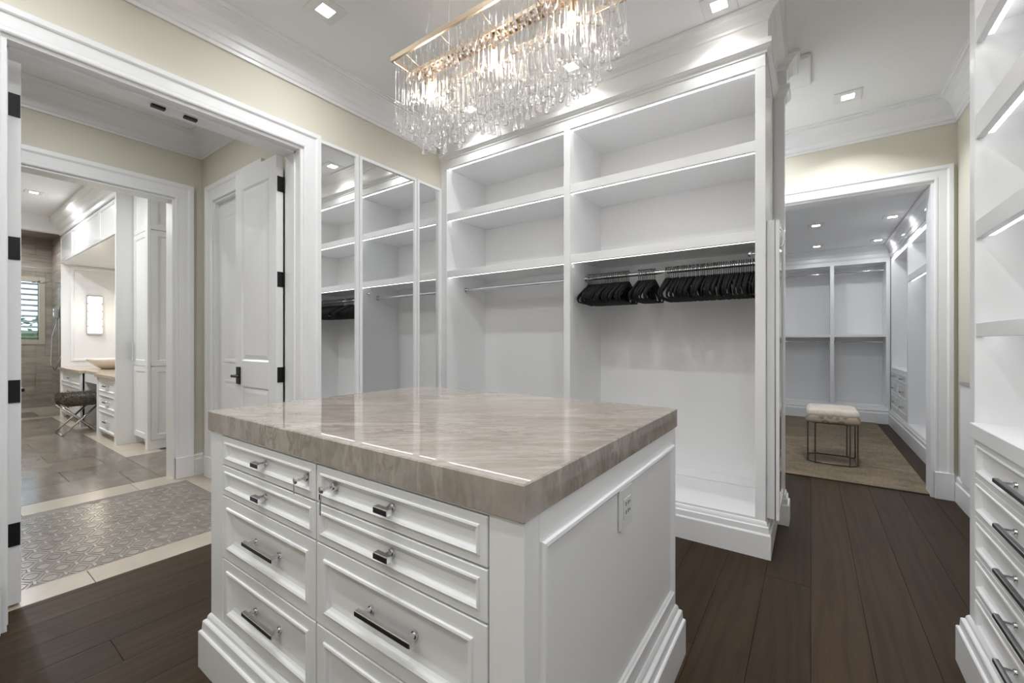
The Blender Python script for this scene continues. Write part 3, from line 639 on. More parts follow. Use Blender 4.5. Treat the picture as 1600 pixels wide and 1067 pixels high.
# hangers
def make_hanger():
    h = thing('clothes_hanger', 'x', 'hanger', (0, 0, 0))
    k = MB(); pts = []
    for a in range(0, 11):
        an = R(-40 + a * 26); pts.append((0, 0.018 * math.cos(an), -0.004 + 0.0185 * math.sin(an)))
    pts += [(0, -0.004, -0.030), (0, 0, -0.046), (0, 0, -0.066)]
    k.tube(pts, 0.0026, 6); k.build('hook', 'hookwire', h)
    b = MB()
    sh = []
    for s_ in range(-10, 11):
        q = s_ / 10.0; sh.append((0, 0.205 * q, -0.064 - 0.102 * abs(q) ** 1.15 - (0.010 if abs(q) > 0.97 else 0)))
    loop = sh + [(0, 0.202, -0.190), (0, 0.188, -0.204), (0, 0.10, -0.208), (0, 0, -0.209), (0, -0.10, -0.208), (0, -0.188, -0.204), (0, -0.202, -0.190)]
    b.tube(loop, 0.0052, 6, closed=True)
    b.box(-0.0025, 0.0025, -0.022, 0.022, -0.098, -0.062, 0.001)
    # broad velvet shoulders
    vs = []; fs = []
    for i, p in enumerate(sh): vs += [(-0.0032, p[1], p[2] + 0.003), (0.0032, p[1], p[2] + 0.003), (0.0032, p[1] * 0.97, p[2] - 0.020), (-0.0032, p[1] * 0.97, p[2] - 0.020)]
    for i in range(len(sh) - 1):
        for j in range(4): fs.append([4 * i + j, 4 * i + (j + 1) % 4, 4 * i + 4 + (j + 1) % 4, 4 * i + 4 + j])
    b.add(vs, fs); b.build('hanger_body', 'velvet', h); return h
hproto = make_hanger(); first = True
def hangers(x0, x1, n, label, group):
    global first
    for k in range(n):
        o = hproto if first else copy_tree(hproto); first = False
        o.location = (x0 + (x1 - x0) * (k / max(1, n - 1)) + random.uniform(-0.002, 0.002), 2.92 , 1.6545 + 0.0)
        o.rotation_euler = (0, 0, R(random.uniform(-3.5, 3.5)))
        tag(o, label, 'hanger', group)
hangers(-1.352, -1.050, 27, 'black velvet hanger in the left bunch on the rail', 'left bunch of black hangers')
hangers(-0.981, -0.872, 10, 'black velvet hanger in the small middle bunch on the rail', 'middle bunch of black hangers')
hangers(-0.797, -0.272, 44, 'black velvet hanger in the long right bunch on the rail', 'right bunch of black hangers')
# two skewed hangers at the left end
o = copy_tree(hproto); o.location = (-1.362, 2.92, 1.6545); o.rotation_euler = (0, 0, R(12)); tag(o, 'black velvet hanger turned askew at the left end of the rail', 'hanger', 'left bunch of black hangers')

# ================================================================== FOLD OUT MIRROR ON THE END OF THE UNIT
fm = thing('fold_out_mirror', 'tall white framed fold out mirror hung on the shelf unit end', 'mirror', (-0.17, 2.95, 0.197))
MB().box(-0.1995, -0.160, 2.71, 3.19, 0.197, 1.835, 0.003).build('back_leaf', 'lacquer', fm)
MB().box(-0.160, -0.155, 2.722, 3.18, 0.19, 1.82).build('piano_hinge', 'wire', fm)
TM = face((-0.155, 0, 0), (0, 1, 0), (1, 0, 0))
mb = MB(TM); mb.nested(2.705, 3.19, 0.197, 1.83, [(0, 0), (0, 0.014), (0.002, 0.016), (0.05, 0.016), (0.054, 0.011), (0.06, 0.010)], cap=False); fl = mb.build('mirror_leaf', 'lacquer', fm)
MB(TM).box(2.76, 3.135, 0.23, 1.775, 0.004, 0.0095).build('mirror_glass', 'mirror', fm)
mb = MB(); mb.tube([(-0.139, 2.735, 1.785), (-0.128, 2.735, 1.775), (-0.118, 2.735, 1.73), (-0.124, 2.735, 1.695), (-0.139, 2.735, 1.685)], [0.004, 0.006, 0.008, 0.006, 0.004], 8); mb.build('pull_handle', 'plate', fm)

# ================================================================== WALL MIRRORS BESIDE THE DOORWAY
for (y0, y1), lb in (((1.527, 1.835), 'narrow white framed wall mirror next to the door casing'), ((1.840, 2.378), 'widest white framed wall mirror, middle of the three'), ((2.383, 2.662), 'white framed wall mirror in the corner beside the shelf unit')):
    t = thing('wall_mirror', lb, 'mirror', (XW, (y0 + y1) / 2, 0.19), 'three full height wall mirrors')
    TMi = face((XW, 0, 0), (0, 1, 0), (1, 0, 0))
    mb = MB(TMi); mb.nested(y0, y1, 0.19, 2.50, [(0, 0), (0, 0.018), (0.002, 0.020), (0.022, 0.020), (0.024, 0.017), (0.029, 0.008)], cap=False); mb.build('frame', 'trim', t)
    MB(TMi).box(y0 + 0.024, y1 - 0.024, 0.214, 2.476, 0.002, 0.008).build('mirror_glass', 'mirror', t)
struct('baseboard_mirror', MB().sweep([(XW, 1.55), (XW, YS)], baseprof), 'trim', 'white baseboard below the wall mirrors')

# ================================================================== RIGHT HAND CABINET
rc = thing('drawer_cabinet', 'white built in cabinet with five drawers below lit open shelves', 'cabinet', (XR + 0.2, 0.4, 0))
RY1 = 2.185; RY0 = -1.2; XRB = XRW - 0.02
for a, b in ((RY1 - 0.055, RY1), (1.02, 1.07), (-0.1, -0.05), (RY0, RY0 + 0.05)): MB().box(XR, XRB, a, b, 0.02, 2.75, 0.0015).build('upright', 'lacquer', rc)
MB().box(XRB, XRW, RY0, RY1, 0.02, 2.75).build('back_panel', 'lacquer', rc)
bay_r = ((1.07, RY1 - 0.055), (-0.05, 1.02), (RY0 + 0.05, -0.1))
TR = face((XR, 0, 0), (0, 1, 0), (-1, 0, 0))
for bi, (a, b) in enumerate(bay_r):
    for z0, z1 in ((1.187, 1.234), (1.525, 1.588), (1.872, 1.955), (2.205, 2.285), (2.53, 2.60)):
        s = MB(); s.box(XR + 0.003, XR + 0.024, a, b, z0, z1, 0.0012); s.box(XR + 0.024, XRB, a, b, z1 - 0.025, z1)
        s = s.build('shelf', 'lacquer', rc)
        MB().box(XR + 0.026, XR + 0.040, a + 0.03, b - 0.03, z0 + 0.003, z0 + 0.007).build('light_strip', 'led', s)
    MB().box(XR - 0.012, XRB, a - 0.001, b + 0.001, 0.838, 0.888, 0.002).build('ledge', 'lacquer', rc)
    MB().box(XR + 0.022, XRB, a, b, 0.16, 0.838).build('drawer_case', 'lacquer', rc)
    MB(TR).box(a, b, 0.17, 0.838, -0.0215, -0.0205).build('drawer_gap', 'dark', rc)
    for k in range(5):
        v1 = 0.832 - k * 0.1325; v0 = v1 - 0.1305
        d = MB(TR); d.nested(a + 0.001, b - 0.001, v0, v1, [(i, w_ - 0.014) for i, w_ in DRS]); d = d.build('drawer', 'lacquer', rc)
        bar_handle(d, TR, b - 0.80, b - 0.295, (v0 + v1) / 2 - 0.004, -0.010, out=0.038, posts=(b - 0.765, b - 0.33))
MB().sweep([(XRW, RY1), (XR, RY1), (XR, RY0)], plinth).build('plinth', 'lacquer', rc)
MB().box(XR, XRW, RY0, RY1, 2.75, ZC).build('top_box', 'lacquer', rc)
# low white panel beside far wall
t = thing('wall_panel', 'low white panel with a dark strip for its top shadow beside the far doorway', 'panel', (XRW, 4.2, 0))
MB().box(XRW - 0.02, XRW - 0.001, 3.5, 4.26, 0.185, 0.87, 0.003).build('panel_board', 'lacquer', t)
MB().box(XRW - 0.03, XRW - 0.001, 3.5, 4.27, 0.87, 0.885, 0.002).build('top_shadow_strip', 'wire', t)  # strip stands in for the dark shadow along the panel top

# ================================================================== CHANDELIER
CX0, CX1, CY0, CY1, CZ = -1.395, -0.485, 1.127, 1.373, 2.32
CYM = (CY0 + CY1) / 2
ch = thing('glass_chandelier', 'rectangular brass chandelier hung with clear glass teardrops over the island', 'chandelier', ((CX0 + CX1) / 2, CYM, CZ))
fr_ = MB()
for y in (CY0, CY1): fr_.box(CX0 - 0.005, CX1 + 0.005, y - 0.005, y + 0.005, CZ - 0.010, CZ + 0.010, 0.001)
for x in (CX0, CX1): fr_.box(x - 0.005, x + 0.005, CY0 + 0.005, CY1 - 0.005, CZ - 0.010, CZ + 0.010, 0.001)
fr_.build('outer_frame', 'brass', ch)
sp = MB(); xs0, xs1 = CX0 + 0.012, CX1 - 0.012
for y in (CYM - 0.030, CYM - 0.003, CYM + 0.024): sp.box(xs0, xs1, y, y + 0.006, CZ - 0.016, CZ - 0.002)
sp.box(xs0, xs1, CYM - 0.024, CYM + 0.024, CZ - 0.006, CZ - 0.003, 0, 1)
x = xs0
while x < xs1: sp.box(x, x + 0.005, CYM - 0.0295, CYM + 0.0295, CZ - 0.0155, CZ - 0.010); x += 0.026
sp.build('slotted_channel', ['brass', 'brassdark'], ch)
for x in (CX0 + 0.07, CX0 + 0.26, CX0 + 0.455, CX1 - 0.26, CX1 - 0.07):
    MB().tube([(x, CY0, CZ), (x, CYM - 0.03, CZ - 0.012)], 0.002, 6).build('cross_wire', 'brass', ch)
    MB().tube([(x, CY1, CZ), (x, CYM + 0.03, CZ - 0.012)], 0.002, 6).build('cross_wire', 'brass', ch)
for x in (CX0 + 0.20, CX1 - 0.20):
    MB().cyl((x, CYM, CZ), (x, CYM, ZC), 0.0012, 6).build('suspension_cable', 'wire', ch)
    for y in (CY0, CY1):
        MB().tube([(x, y, CZ + 0.012), (x, y, CZ + 0.03), (x + 0.015, CYM, ZC - 0.02)], 0.0011, 6).build('suspension_cable', 'wire', ch)
MB().box(CX0 + 0.15, CX1 - 0.15, CYM - 0.06, CYM + 0.06, ZC - 0.025, ZC, 0.003).build('ceiling_canopy', 'brass', ch)
for x in (-1.30, -0.965, -0.645):
    s = MB(); s.cyl((x, CYM, CZ - 0.022), (x, CYM, CZ - 0.068), 0.011, 12); s = s.build('lamp_socket', 'brass', ch)
    b = MB(); b.lathe([(0, -0.062), (0.006, -0.058), (0.0125, -0.035), (0.013, -0.022), (0.009, -0.004), (0.006, 0.0)], (x, CYM, CZ - 0.068), 12); b.build('bulb', 'bulb', ch)
    lamp('POINT', (x, CYM, CZ - 0.105), 4.0, (1.0, 0.86, 0.68), 0.022, parent=ch)
drop_me = {}
def drop_mesh(Ln):
    k = round(Ln / 0.012)
    if k not in drop_me:
        Lq = k * 0.012; mb = MB()
        mb.lathe([(0.0012, 0), (0.0020, -0.012), (0.0021, -max(0.02, Lq - 0.070)), (0.0032, -(Lq - 0.044)), (0.0062, -(Lq - 0.026)), (0.0103, -(Lq - 0.0165)), (0.0116, -(Lq - 0.0115)), (0.0103, -(Lq - 0.0055)), (0.0058, -(Lq - 0.0015)), (0.0, -Lq)], (0, 0, 0), 8)
        drop_me[k] = mb.mesh('glass_drop', 'glass')
    return drop_me[k]
lens_rows = [(CY0 + 0.004, 0.135), (CY0 + 0.036, 0.205), (CY0 + 0.068, 0.262), (CY0 + 0.100, 0.318), (CYM + 0.036, 0.345), (CY1 - 0.060, 0.300), (CY1 - 0.030, 0.230), (CY1 - 0.004, 0.15)]
nd = 0
for ri, (y, ln) in enumerate(lens_rows):
    n = 35
    for k in range(n):
        q = k / (n - 1); x = CX0 + 0.012 + (CX1 - CX0 - 0.024) * q + random.uniform(-0.004, 0.004)
        e = min(q, 1 - q) * (CX1 - CX0)
        l2 = ln
        if e < 0.10 and q > 0.5: l2 = min(ln, 0.15 + 1.9 * e)
        if e < 0.07 and q < 0.5: l2 = max(ln, 0.27 + 0.5 * e)
        l2 *= random.uniform(0.88, 1.05)
        o = bpy.data.objects.new('glass_drop', drop_mesh(l2)); C.objects.link(o); o.parent = ch
        o.location = Vector((x, y + random.uniform(-0.008, 0.008), CZ - 0.012)) - ch.location; nd += 1
        o.rotation_euler = (0, 0, random.uniform(0, 1))

# ================================================================== FAR CLOSET
fc = thing('closet_hanging_unit', 'white double hanging closet unit along the far end wall', 'shelf unit', (0, 8.1, 0))
for a, b in ((-1.22, -1.17), (-0.52, -0.47), (0.236, 0.284), (0.87, 0.915)): MB().box(a, b, 7.95, 8.33, 0.02, 2.30, 0.002).build('upright', 'lacquer', fc)
MB().box(-1.22, 0.915, 8.33, 8.36, 0, 2.5).build('back_panel', 'lacquer', fc)
for a, b in ((-1.17, -0.52), (-0.47, 0.236), (0.284, 0.87)):
    MB().box(a, b, 7.952, 8.33, 1.235, 1.275, 0.001).build('shelf', 'lacquer', fc)
    MB().box(a, b, 7.952, 8.33, 0.20, 0.24).build('bay_floor', 'lacquer', fc)
    for z in (2.205, 1.165): MB().cyl((a, 8.10, z), (b, 8.10, z), 0.014, 14).build('hanging_rail', 'chrome', fc)
MB().box(-1.22, 0.915, 7.951, 8.33, 2.30, 2.539).build('top_box', 'lacquer', fc)
cor2 = [(0, 2.36), (0.006, 2.36), (0.012, 2.38), (0.012, 2.42), (0.02, 2.43), (0.025, 2.46), (0.055, 2.51), (0.08, 2.52), (0.08, 2.539), (0, 2.539)]
MB().sweep([(-1.22, 7.95), (0.893, 7.95)], cor2).build('cornice', 'lacquer', fc)
MB().sweep([(-1.22, 7.95), (0.893, 7.95)], [(d, z * 1.18) for d, z in plinth2]).build('plinth', 'lacquer', fc)
fr2 = thing('closet_side_unit', 'white closet unit with drawers and a pull down rail beside the rug', 'shelf unit', (1.1, 6.4, 0))
FXR = 0.92
for a, b in ((4.62, 4.67), (6.67, 6.72), (7.90, 7.95)): MB().box(FXR, 1.384, a, b, 0.02, 2.315, 0.002).build('upright', 'lacquer', fr2)
MB().box(1.385, 1.4, 4.62, 7.95, 0.0, 2.4).build('back_panel', 'lacquer', fr2)
MB().box(FXR + 0.001, 1.384, 4.62, 7.95, 2.319, 2.539).build('top_box', 'lacquer', fr2)
MB().sweep([(FXR, 7.95), (FXR, 4.62)], cor2).build('cornice', 'gloss', fr2)
MB().sweep([(FXR, 7.95), (FXR, 4.62)], [(d, z * 1.1) for d, z in plinth2]).build('plinth', 'lacquer', fr2)
for a, b in ((4.67, 6.67), (6.72, 7.90)):
    s = MB().box(FXR + 0.001, 1.385, a, b, 0.18, 0.215).build('bay_floor', 'lacquer', fr2)
    s = MB().box(FXR + 0.024, 1.385, a, b, 2.310, 2.318).build('top_board', 'lacquer', fr2)
    MB().box(FXR + 0.006, FXR + 0.026, a + 0.004, b - 0.004, 2.309, 2.3145).build('light_strip', 'led', s)
s = MB().box(FXR + 0.004, FXR + 0.024, 4.67, 6.67, 1.865, 1.94, 0.001).box(FXR + 0.024, 1.385, 4.67, 6.67, 1.915, 1.94).build('shelf', 'lacquer', fr2)
MB().box(FXR + 0.026, FXR + 0.046, 4.7, 6.64, 1.868, 1.873).build('light_strip', 'led', s)
MB().cyl((1.15, 4.67, 1.82), (1.15, 6.67, 1.82), 0.014, 14).build('hanging_rail', 'chrome', fr2)
MB().box(FXR + 0.002, 1.385, 6.72, 7.90, 0.78, 0.81, 0.001).build('drawer_top', 'lacquer', fr2)
MB().box(FXR + 0.004, 1.385, 6.72, 7.90, 0.215, 0.78).build('drawer_case', 'lacquer', fr2)
TFR = face((FXR, 0, 0), (0, 1, 0), (-1, 0, 0))
for k in range(3):
    for (a, b) in ((6.725, 7.308), (7.312, 7.895)):
        v1 = 0.775 - k * 0.185 + (0.05 if k else 0); v0 = 0.775 - (k + 1) * 0.185 + 0.05
        d = MB(TFR); d.nested(a, b, v0 + 0.002, v1 - 0.002, [(i, w_ - 0.012) for i, w_ in DRS]); d = d.build('drawer', 'lacquer', fr2)
        bar_handle(d, TFR, (a + b) / 2 - 0.07, (a + b) / 2 + 0.07, (v0 + v1) / 2, -0.008, sec=0.008)
pr = thing('pull_down_rod', 'thin grey pull down rod ending in a brown wooden grip', 'rod', (1.06, 6.12, 0.33))
MB().cyl((1.06, 6.12, 0.46), (1.06, 6.12, 1.90), 0.010, 10).build('rod', 'wire', pr)
MB().cyl((1.06, 6.12, 0.33), (1.06, 6.12, 0.46), 0.026, 14, 0.022).build('wooden_grip', 'woodgrip', pr)
# rug
rg = thing('area_rug', 'faded taupe rug with dark binding on the far closet floor', 'rug', (0, 6.3, 0))
MB().box(-0.95, 0.765, 4.46, 8.08 - 0.15, 0.0, 0.010, 0.003).build('rug_pile', 'rug', rg)
MB().box(-0.955, 0.770, 4.453, 4.462, 0.0, 0.009).build('rug_binding', 'rugedge', rg)
# bench
bx, by, bw, bd = 0.165, 5.13, 0.19, 0.15
bn = thing('upholstered_bench', 'small bench with cream velvet seat and thin metal legs on the rug', 'bench', (bx, by, 0.01))
def rbox(x0, x1, y0, y1, z0, z1, r, mat_, name, parent, seg=4):
    me = bpy.data.meshes.new(name); bm = bmesh.new(); bmesh.ops.create_cube(bm, size=1.0)
    for v_ in bm.verts: v_.co = Vector(((x0 + x1) / 2 + v_.co.x * (x1 - x0), (y0 + y1) / 2 + v_.co.y * (y1 - y0), (z0 + z1) / 2 + v_.co.z * (z1 - z0)))
    bmesh.ops.bevel(bm, geom=bm.edges[:], offset=r, segments=seg, profile=0.5, affect='EDGES')
    off = root_loc(parent)
    for v_ in bm.verts: v_.co -= off
    for f_ in bm.faces: f_.smooth = True
    bm.to_mesh(me); bm.free(); me.materials.append(M[mat_])
    o = bpy.data.objects.new(name, me); C.objects.link(o); o.parent = parent; return o
rbox(bx - bw - 0.012, bx + bw + 0.012, by - bd - 0.02, by + bd + 0.14, 0.442, 0.528, 0.040, 'bench', 'seat_cushion', bn)
rbox(bx - bw - 0.017, bx + bw + 0.017, by - bd - 0.025, by + bd + 0.145, 0.398, 0.474, 0.026, 'benchband', 'shaded_cushion_band', bn)
oct_ = [(-bw + 0.06, -bd), (bw - 0.06, -bd), (bw, -bd + 0.06), (bw, bd + 0.06), (bw - 0.06, bd + 0.12), (-bw + 0.06, bd + 0.12), (-bw, bd + 0.06), (-bw, -bd + 0.06)]
for k, (a, b) in enumerate(oct_): MB().box(bx + a - 0.006, bx + a + 0.006, by + b - 0.006, by + b + 0.006, 0.01, 0.408, 0.001).build('leg', 'pewter', bn)
for z, nm in ((0.018, 'base_rail'), (0.398, 'seat_rail')): MB().tube([(bx + a, by + b, z) for a, b in oct_], 0.007, 6, closed=True).build(nm, 'pewter', bn)

# ================================================================== BATHROOM
# tall cabinets
tw = thing('tall_bath_cabinet', 'tall white panelled cabinet just inside the bathroom opening', 'cabinet', (-6.1, 1.75, 0))
MB().box(-6.38, -5.82, 1.478, 2.115, 0.09, 2.98, 0.002).build('body', 'lacquer', tw)
MB().box(-6.38, -5.83, 1.55, 2.115, 0.0, 0.09).build('toe_kick', 'lacquer', tw)
MB().box(-5.90, -5.82, 1.452, 1.50, 0, 2.98, 0.002).build('corner_stile', 'lacquer', tw)
MB().box(-5.83, -5.815, 1.47, 2.115, 0, 0.10, 0.002).build('side_base', 'lacquer', tw)
shaker = [(0, 0), (0, 0.014), (0.055, 0.014), (0.062, 0.006), (0.07, 0.005)]
TT = face((-5.82, 0, 0), (0, 1, 0), (1, 0, 0))
for v0, v1 in ((0.105, 0.895), (0.905, 2.375), (2.385, 2.95)):
    mb = MB(TT); mb.nested(1.482, 2.10, v0, v1, shaker); mb.build('side_panel', 'lacquer', tw)
TN = face((0, 1.478, 0), (1, 0, 0), (0, -1, 0))
for v0, v1 in ((0.10, 0.895), (0.905, 2.375), (2.385, 2.95)):
    d = MB(TN); d.nested(-6.36, -5.905, v0, v1, shaker); d = d.build('cabinet_door', 'lacquer', tw)
    if v0 > 0.5 and v1 < 2.5: MB(TN).box(-6.325, -6.31, 0.95, 1.17, 0.03, 0.045, 0.002).build('door_handle', 'chrome', d)
dv = thing('vanity_side_panel', 'tall plain white panel between the bath cabinet and vanity', 'panel', (-6.4, 1.7, 0))
MB().box(-6.42, -6.382, 1.315, 2.11, 0, 3.0, 0.002).build('panel_board', 'lacquer', dv)
vn = thing('vanity_cabinet', 'white bathroom vanity with two drawer banks and an open knee space', 'cabinet', (-8.0, 1.7, 0))
TV = face((0, 1.325, 0), (1, 0, 0), (0, -1, 0))
for (a, b) in ((-7.27, -6.422), (-9.55, -8.15)):
    MB().box(a, b, 1.34, 2.11, 0.07, 0.735).build('drawer_bank', 'lacquer', vn); MB().box(a, b, 1.42, 2.11, 0, 0.07).build('toe_kick', 'lacquer', vn)
    e = 0.06
    MB().box(a, a + 0.05, 1.318, 1.36, 0, 0.735, 0.002).build('foot_stile', 'lacquer', vn); MB().box(b - 0.05, b, 1.318, 1.36, 0, 0.735, 0.002).build('foot_stile', 'lacquer', vn)
    for k, (v0, v1) in enumerate(((0.55, 0.725), (0.35, 0.54), (0.08, 0.34))):
        aa, bb = a + 0.055, b - 0.055
        d = MB(face((0, 1.34, 0), (1, 0, 0), (0, -1, 0))); d.nested(aa, bb, v0, v1, DRS); d = d.build('drawer', 'lacquer', vn)
        bar_handle(d, face((0, 1.34, 0), (1, 0, 0), (0, -1, 0)), (aa + bb) / 2 - 0.08, (aa + bb) / 2 + 0.08, (v0 + v1) / 2, 0.003, sec=0.008)
MB().box(-8.15, -7.27, 1.36, 1.40, 0.62, 0.735).build('apron', 'lacquer', vn); MB().box(-8.15, -7.27, 2.0, 2.11, 0, 0.735).build('knee_back', 'lacquer', vn)
vt_ = MB(); vt_.prism([(-9.58, 1.30), (-8.13, 1.30), (-8.13, 1.36), (-7.29, 1.36), (-7.29, 1.30), (-6.423, 1.30), (-6.423, 2.11), (-9.58, 2.11)], 0.735, 0.772)
tag(vt_.build('vanity_countertop', 'vantop'), 'beige stone vanity top carrying the vessel sink', 'countertop')
up = thing('upper_bath_cabinet', 'glossy white upper cabinets above the vanity', 'cabinet', (-8.0, 1.7, 2.39))
MB().box(-9.58, -6.425, 1.34, 2.11, 2.39, 2.95).build('body', 'lacquer', up)
for a, b in ((-9.57, -8.78), (-8.77, -7.98), (-7.97, -7.2), (-7.19, -6.43)):
    mb = MB(face((0, 1.34, 0), (1, 0, 0), (0, -1, 0))); mb.nested(a, b, 2.40, 2.80, [(0, 0), (0, 0.014), (0.04, 0.014), (0.05, 0.008), (0.055, 0.008)]); mb.build('cabinet_door', 'gloss', up)
MB().sweep([(-9.6, 1.33), (-6.422, 1.33)], [(0, 2.82), (0.012, 2.83), (0.012, 2.88), (0.03, 2.90), (0.05, 2.95), (0.09, 2.98), (0.11, 3.0), (0.11, 3.099), (0, 3.099)]).build('cornice', 'lacquer', up)
bp = thing('vanity_end_mirror', 'white framed mirror panel at the far end of the vanity', 'mirror', (-9.58, 1.75, 0.8))
TE = face((-9.585, 0, 0), (0, 1, 0), (1, 0, 0))
MB(TE).box(1.335, 2.11, 0.772, 2.39, -0.012, 0.0).build('backing_panel', 'lacquer', bp)
mb = MB(TE); mb.nested(1.44, 1.99, 0.86, 2.36, [(0, 0), (0, 0.02), (0.03, 0.02), (0.04, 0.008)], cap=False); mb.build('frame', 'lacquer', bp)
MB(TE).box(1.47, 1.96, 0.89, 2.33, 0.001, 0.006).build('mirror_panel', 'gloss', bp)
scn = thing('wall_sconce', 'glowing rectangular wall sconce with stacked glass bars above the sink', 'sconce', (-9.55, 1.72, 1.3))
MB(TE).box(1.62, 1.80, 1.28, 1.92, 0.006, 0.03, 0.003).build('back_plate', 'chrome', scn)
for k in range(5): MB(TE).box(1.625, 1.795, 1.30 + k * 0.123, 1.41 + k * 0.123, 0.03, 0.10, 0.012).build('glass_bar', 'sconce', scn)
lamp('POINT', (-9.40, 1.71, 1.6), 1.0, (1.0, 0.84, 0.62), 0.06, parent=scn)
sk = MB(); sk.lathe([(0.0, 0.0), (0.10, 0.0), (0.12, 0.012), (0.19, 0.06), (0.245, 0.115), (0.262, 0.145), (0.256, 0.150), (0.236, 0.118), (0.17, 0.05), (0.09, 0.022), (0.0, 0.018)], (-8.40, 1.68, 0.772), 32, 0, 1.4, 1.0)
tag(sk.build('vessel_sink', 'ceramic'), 'blush coloured oval vessel sink on the vanity top', 'sink')
fa = thing('sink_faucet', 'small chrome faucet beside the vessel sink', 'faucet', (-7.9, 1.98, 0.772))
mb = MB(); mb.cyl((-7.9, 1.98, 0.772), (-7.9, 1.98, 1.02), 0.018, 14); mb.build('body', 'chrome', fa); MB().box(-7.94, -7.88, 1.86, 2.0, 1.02, 1.045, 0.003).build('spout', 'chrome', fa)
downlight(-8.3, 1.75, 2.388, 'tiny downlight under the upper vanity cabinets', DOWN_W * 0.5, 0.09)
# stool
so = thing('fur_stool', 'brown fur topped stool with crossed metal legs in front of the vanity', 'stool', (-7.75, 1.2, 0))
rbox(-8.02, -7.45, 1.06, 1.40, 0.36, 0.50, 0.055, 'fur', 'fur_seat', so)
fs_ = MB(); rf = random.Random(5)
for k in range(1600):
    u_, v_, w_ = rf.uniform(-1, 1), rf.uniform(-1, 1), rf.uniform(-1, 1); ax = rf.randrange(3); sg = 1 if rf.random() > 0.35 else -1
    q = [u_, v_, w_]; q[ax] = 0.97 * sg
    if ax == 2: q[2] = 0.97
    p = Vector((-7.735 + q[0] * 0.275, 1.23 + q[1] * 0.16, 0.43 + q[2] * 0.062)); d = Vector((q[0] * 0.3, q[1] * 0.3, q[2] * 0.3)); d[ax] += sg if ax != 2 else 1
    d = (d + Vector((rf.uniform(-.6, .6), rf.uniform(-.6, .6), rf.uniform(-.8, .4)))).normalized() * rf.uniform(0.02, 0.045); e = d.orthogonal().normalized() * 0.0035
    fs_.add([p - e, p + e, p + d], [[0, 1, 2]])
o = fs_.build('fur_strands', 'fur', so, recalc=False); o['kind'] = 'stuff'
for x in (-7.95, -7.52):
    MB().tube([(x, 1.06, 0.36), (x, 1.38, 0.01)], 0.012, 8).build('leg', 'chrome', so); MB().tube([(x, 1.38, 0.36), (x, 1.06, 0.01)], 0.012, 8).build('leg', 'chrome', so)
for y in (1.06, 1.38): MB().tube([(-7.95, y, 0.012), (-7.52, y, 0.012)], 0.011, 8).build('foot_rail', 'chrome', so)
# shower
WY0, WY1, WZ0, WZ1 = 0.55, 1.285, 1.20, 2.23
sw = struct('wall_shower', MB().box(-11.32, -11.22, -0.9, WY0, 0, 3.1).box(-11.32, -11.22, WY1, 1.6, 0, 3.1).box(-11.32, -11.22, WY0, WY1, 0, WZ0).box(-11.32, -11.22, WY0, WY1, WZ1, 3.1).box(-11.3, -9.72, 1.46, 1.56, 0, 3.1), 'grout', 'grey brown striped stone shower walls')
z = 0.0; rw = 0
while z < 2.99:
    z2 = min(z + 0.3, 3.0); y = -0.85 - (0.3 if rw % 2 else 0)
    while y < 1.45:
        y2 = min(y + 0.6, 1.452)
        def tile(a, b, c_, d_):
            if b - a > 0.02 and d_ - c_ > 0.02: MB().box(-11.22, -11.205, a + 0.001, b - 0.001, c_ + 0.001, d_ - 0.001, 0.001).build('wall_tile', 'showertile', sw)
        a, b = max(y, -0.85), y2
        if b > 0.35:
            if z2 <= WZ0 - 0.08 or z >= WZ1 + 0.08: tile(a, b, z, z2)
            else:
                if b > WY1 + 0.08: tile(max(a, WY1 + 0.08), b, z, z2)
                if a < WY0 - 0.08: tile(a, min(b, WY0 - 0.08), z, z2)
                if z < WZ0 - 0.08: tile(max(a, WY0 - 0.08), min(b, WY1 + 0.08), z, WZ0 - 0.08)
                if z2 > WZ1 + 0.08: tile(max(a, WY0 - 0.08), min(b, WY1 + 0.08), WZ1 + 0.08, z2)
        y = y2
    x = -11.2 - (0.3 if rw % 2 else 0)
    while x < -9.74:
        x2 = min(x + 0.6, -9.725); MB().box(max(x, -11.2) + 0.001, x2 - 0.001, 1.446, 1.46, z + 0.001, z2 - 0.001, 0.001).build('wall_tile', 'showertile', sw); x = x2
    z = z2; rw += 1
struct('ceiling_shower', MB().box(-11.3, -9.72, -0.9, 1.5, 3.0, 3.06), 'showertile', 'stone shower ceiling')
wn = thing('window_1', 'white shuttered bathroom window in the shower', 'window', (-11.22, 0.9, 1.2)); wn['kind'] = 'structure'
TWn = face((-11.22, 0, 0), (0, 1, 0), (1, 0, 0))
mb = MB(TWn)
for (a, b, c_, d_) in ((WY0 - 0.08, WY0, WZ0 - 0.08, WZ1 + 0.08), (WY1, WY1 + 0.08, WZ0 - 0.08, WZ1 + 0.08), (WY0, WY1, WZ0 - 0.08, WZ0), (WY0, WY1, WZ1, WZ1 + 0.08)): mb.box(a, b, c_, d_, -0.1, 0.03, 0.003)
mb.build('window_frame', 'limestone', wn)
z = WZ0 + 0.02
while z < WZ1 - 0.05:
    s = MB(); yv = 0.034
    s.add([(-11.215 + dx, y_, z + dz) for y_ in (WY0 + 0.01, WY1 - 0.01) for dx, dz in ((-0.036, 0.000), (-0.034, 0.007), (0.036, 0.034), (0.034, 0.026))], [[0, 1, 2, 3], [4, 5, 6, 7], [0, 1, 5, 4], [1, 2, 6, 5], [2, 3, 7, 6], [3, 0, 4, 7]])
    s.build('shutter_slat', 'trim', wn); z += 0.095
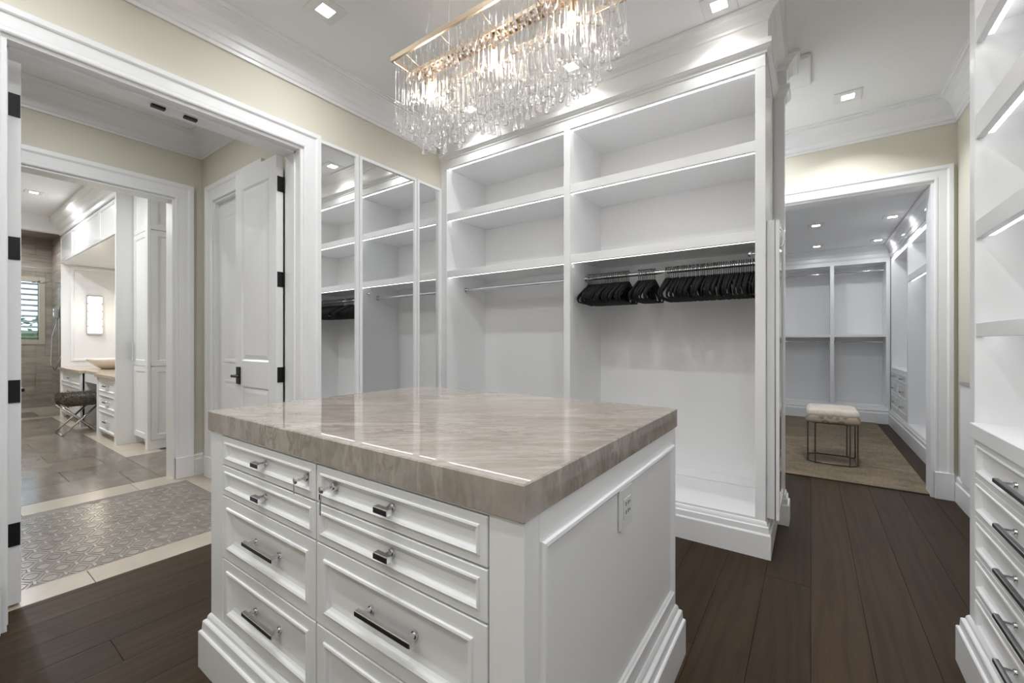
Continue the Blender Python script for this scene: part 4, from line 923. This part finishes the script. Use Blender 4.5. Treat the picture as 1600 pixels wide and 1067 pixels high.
MB(TWn).box(WY0, WY1, WZ0, WZ1, -0.075, -0.07).build('window_pane', 'pane', wn)
hd = thing('garden_hedge', 'green garden foliage outside the shower window', 'hedge', (-13.5, 0.8, 0))
hm = MB(); rr = random.Random(3)
for k in range(900):
    c_ = Vector((-13.5 + rr.uniform(-0.5, 0.5), rr.uniform(-1.2, 2.6), rr.uniform(0.0, 1.75) - 0.15 * rr.random())); a = rr.uniform(0, 6.28); s_ = rr.uniform(0.06, 0.14)
    d = Vector((math.cos(a), math.sin(a), rr.uniform(-0.5, 0.9))).normalized() * s_; e = d.orthogonal().normalized() * s_ * 0.45
    hm.add([c_ - d, c_ + e, c_ + d, c_ - e], [[0, 1, 2, 3]])
hm.build('foliage', 'leaf', hd)
MB().box(-13.7, -13.3, -1.3, 2.7, 0, 1.4, 0.05).build('hedge_core', 'leaf', hd)
sh = thing('shower_set', 'chrome shower head and hand shower on the stone wall', 'shower', (-10.5, 1.44, 1.0))
MB().tube([(-10.5, 1.445, 2.17), (-10.5, 1.36, 2.20), (-10.5, 1.28, 2.16), (-10.5, 1.2, 2.17)], 0.012, 10).build('shower_arm', 'chrome', sh)
mb = MB(); mb.lathe([(0.0, 0.03), (0.02, 0.03), (0.075, 0.008), (0.078, 0.0), (0, 0.0)], (-10.5, 1.2, 2.14), 18); mb.build('rain_head', 'chrome', sh)
MB().cyl((-10.25, 1.41, 0.95), (-10.25, 1.41, 1.75), 0.010, 10).build('slide_bar', 'chrome', sh)
MB().tube([(-10.25, 1.40, 1.6), (-10.28, 1.33, 1.25), (-10.3, 1.32, 0.8), (-10.25, 1.36, 0.68), (-10.2, 1.40, 0.85), (-10.2, 1.44, 1.0)], 0.008, 8).build('hose', 'chrome', sh)
MB().box(-10.28, -10.22, 1.34, 1.41, 1.56, 1.72, 0.01).build('hand_spray', 'chrome', sh)
gp = MB().box(-9.68, -9.67, 0.95, 1.39, 0.02, 2.30)
tag(gp.build('shower_glass', 'pane'), 'clear glass shower screen at the edge of the vanity', 'glass screen')
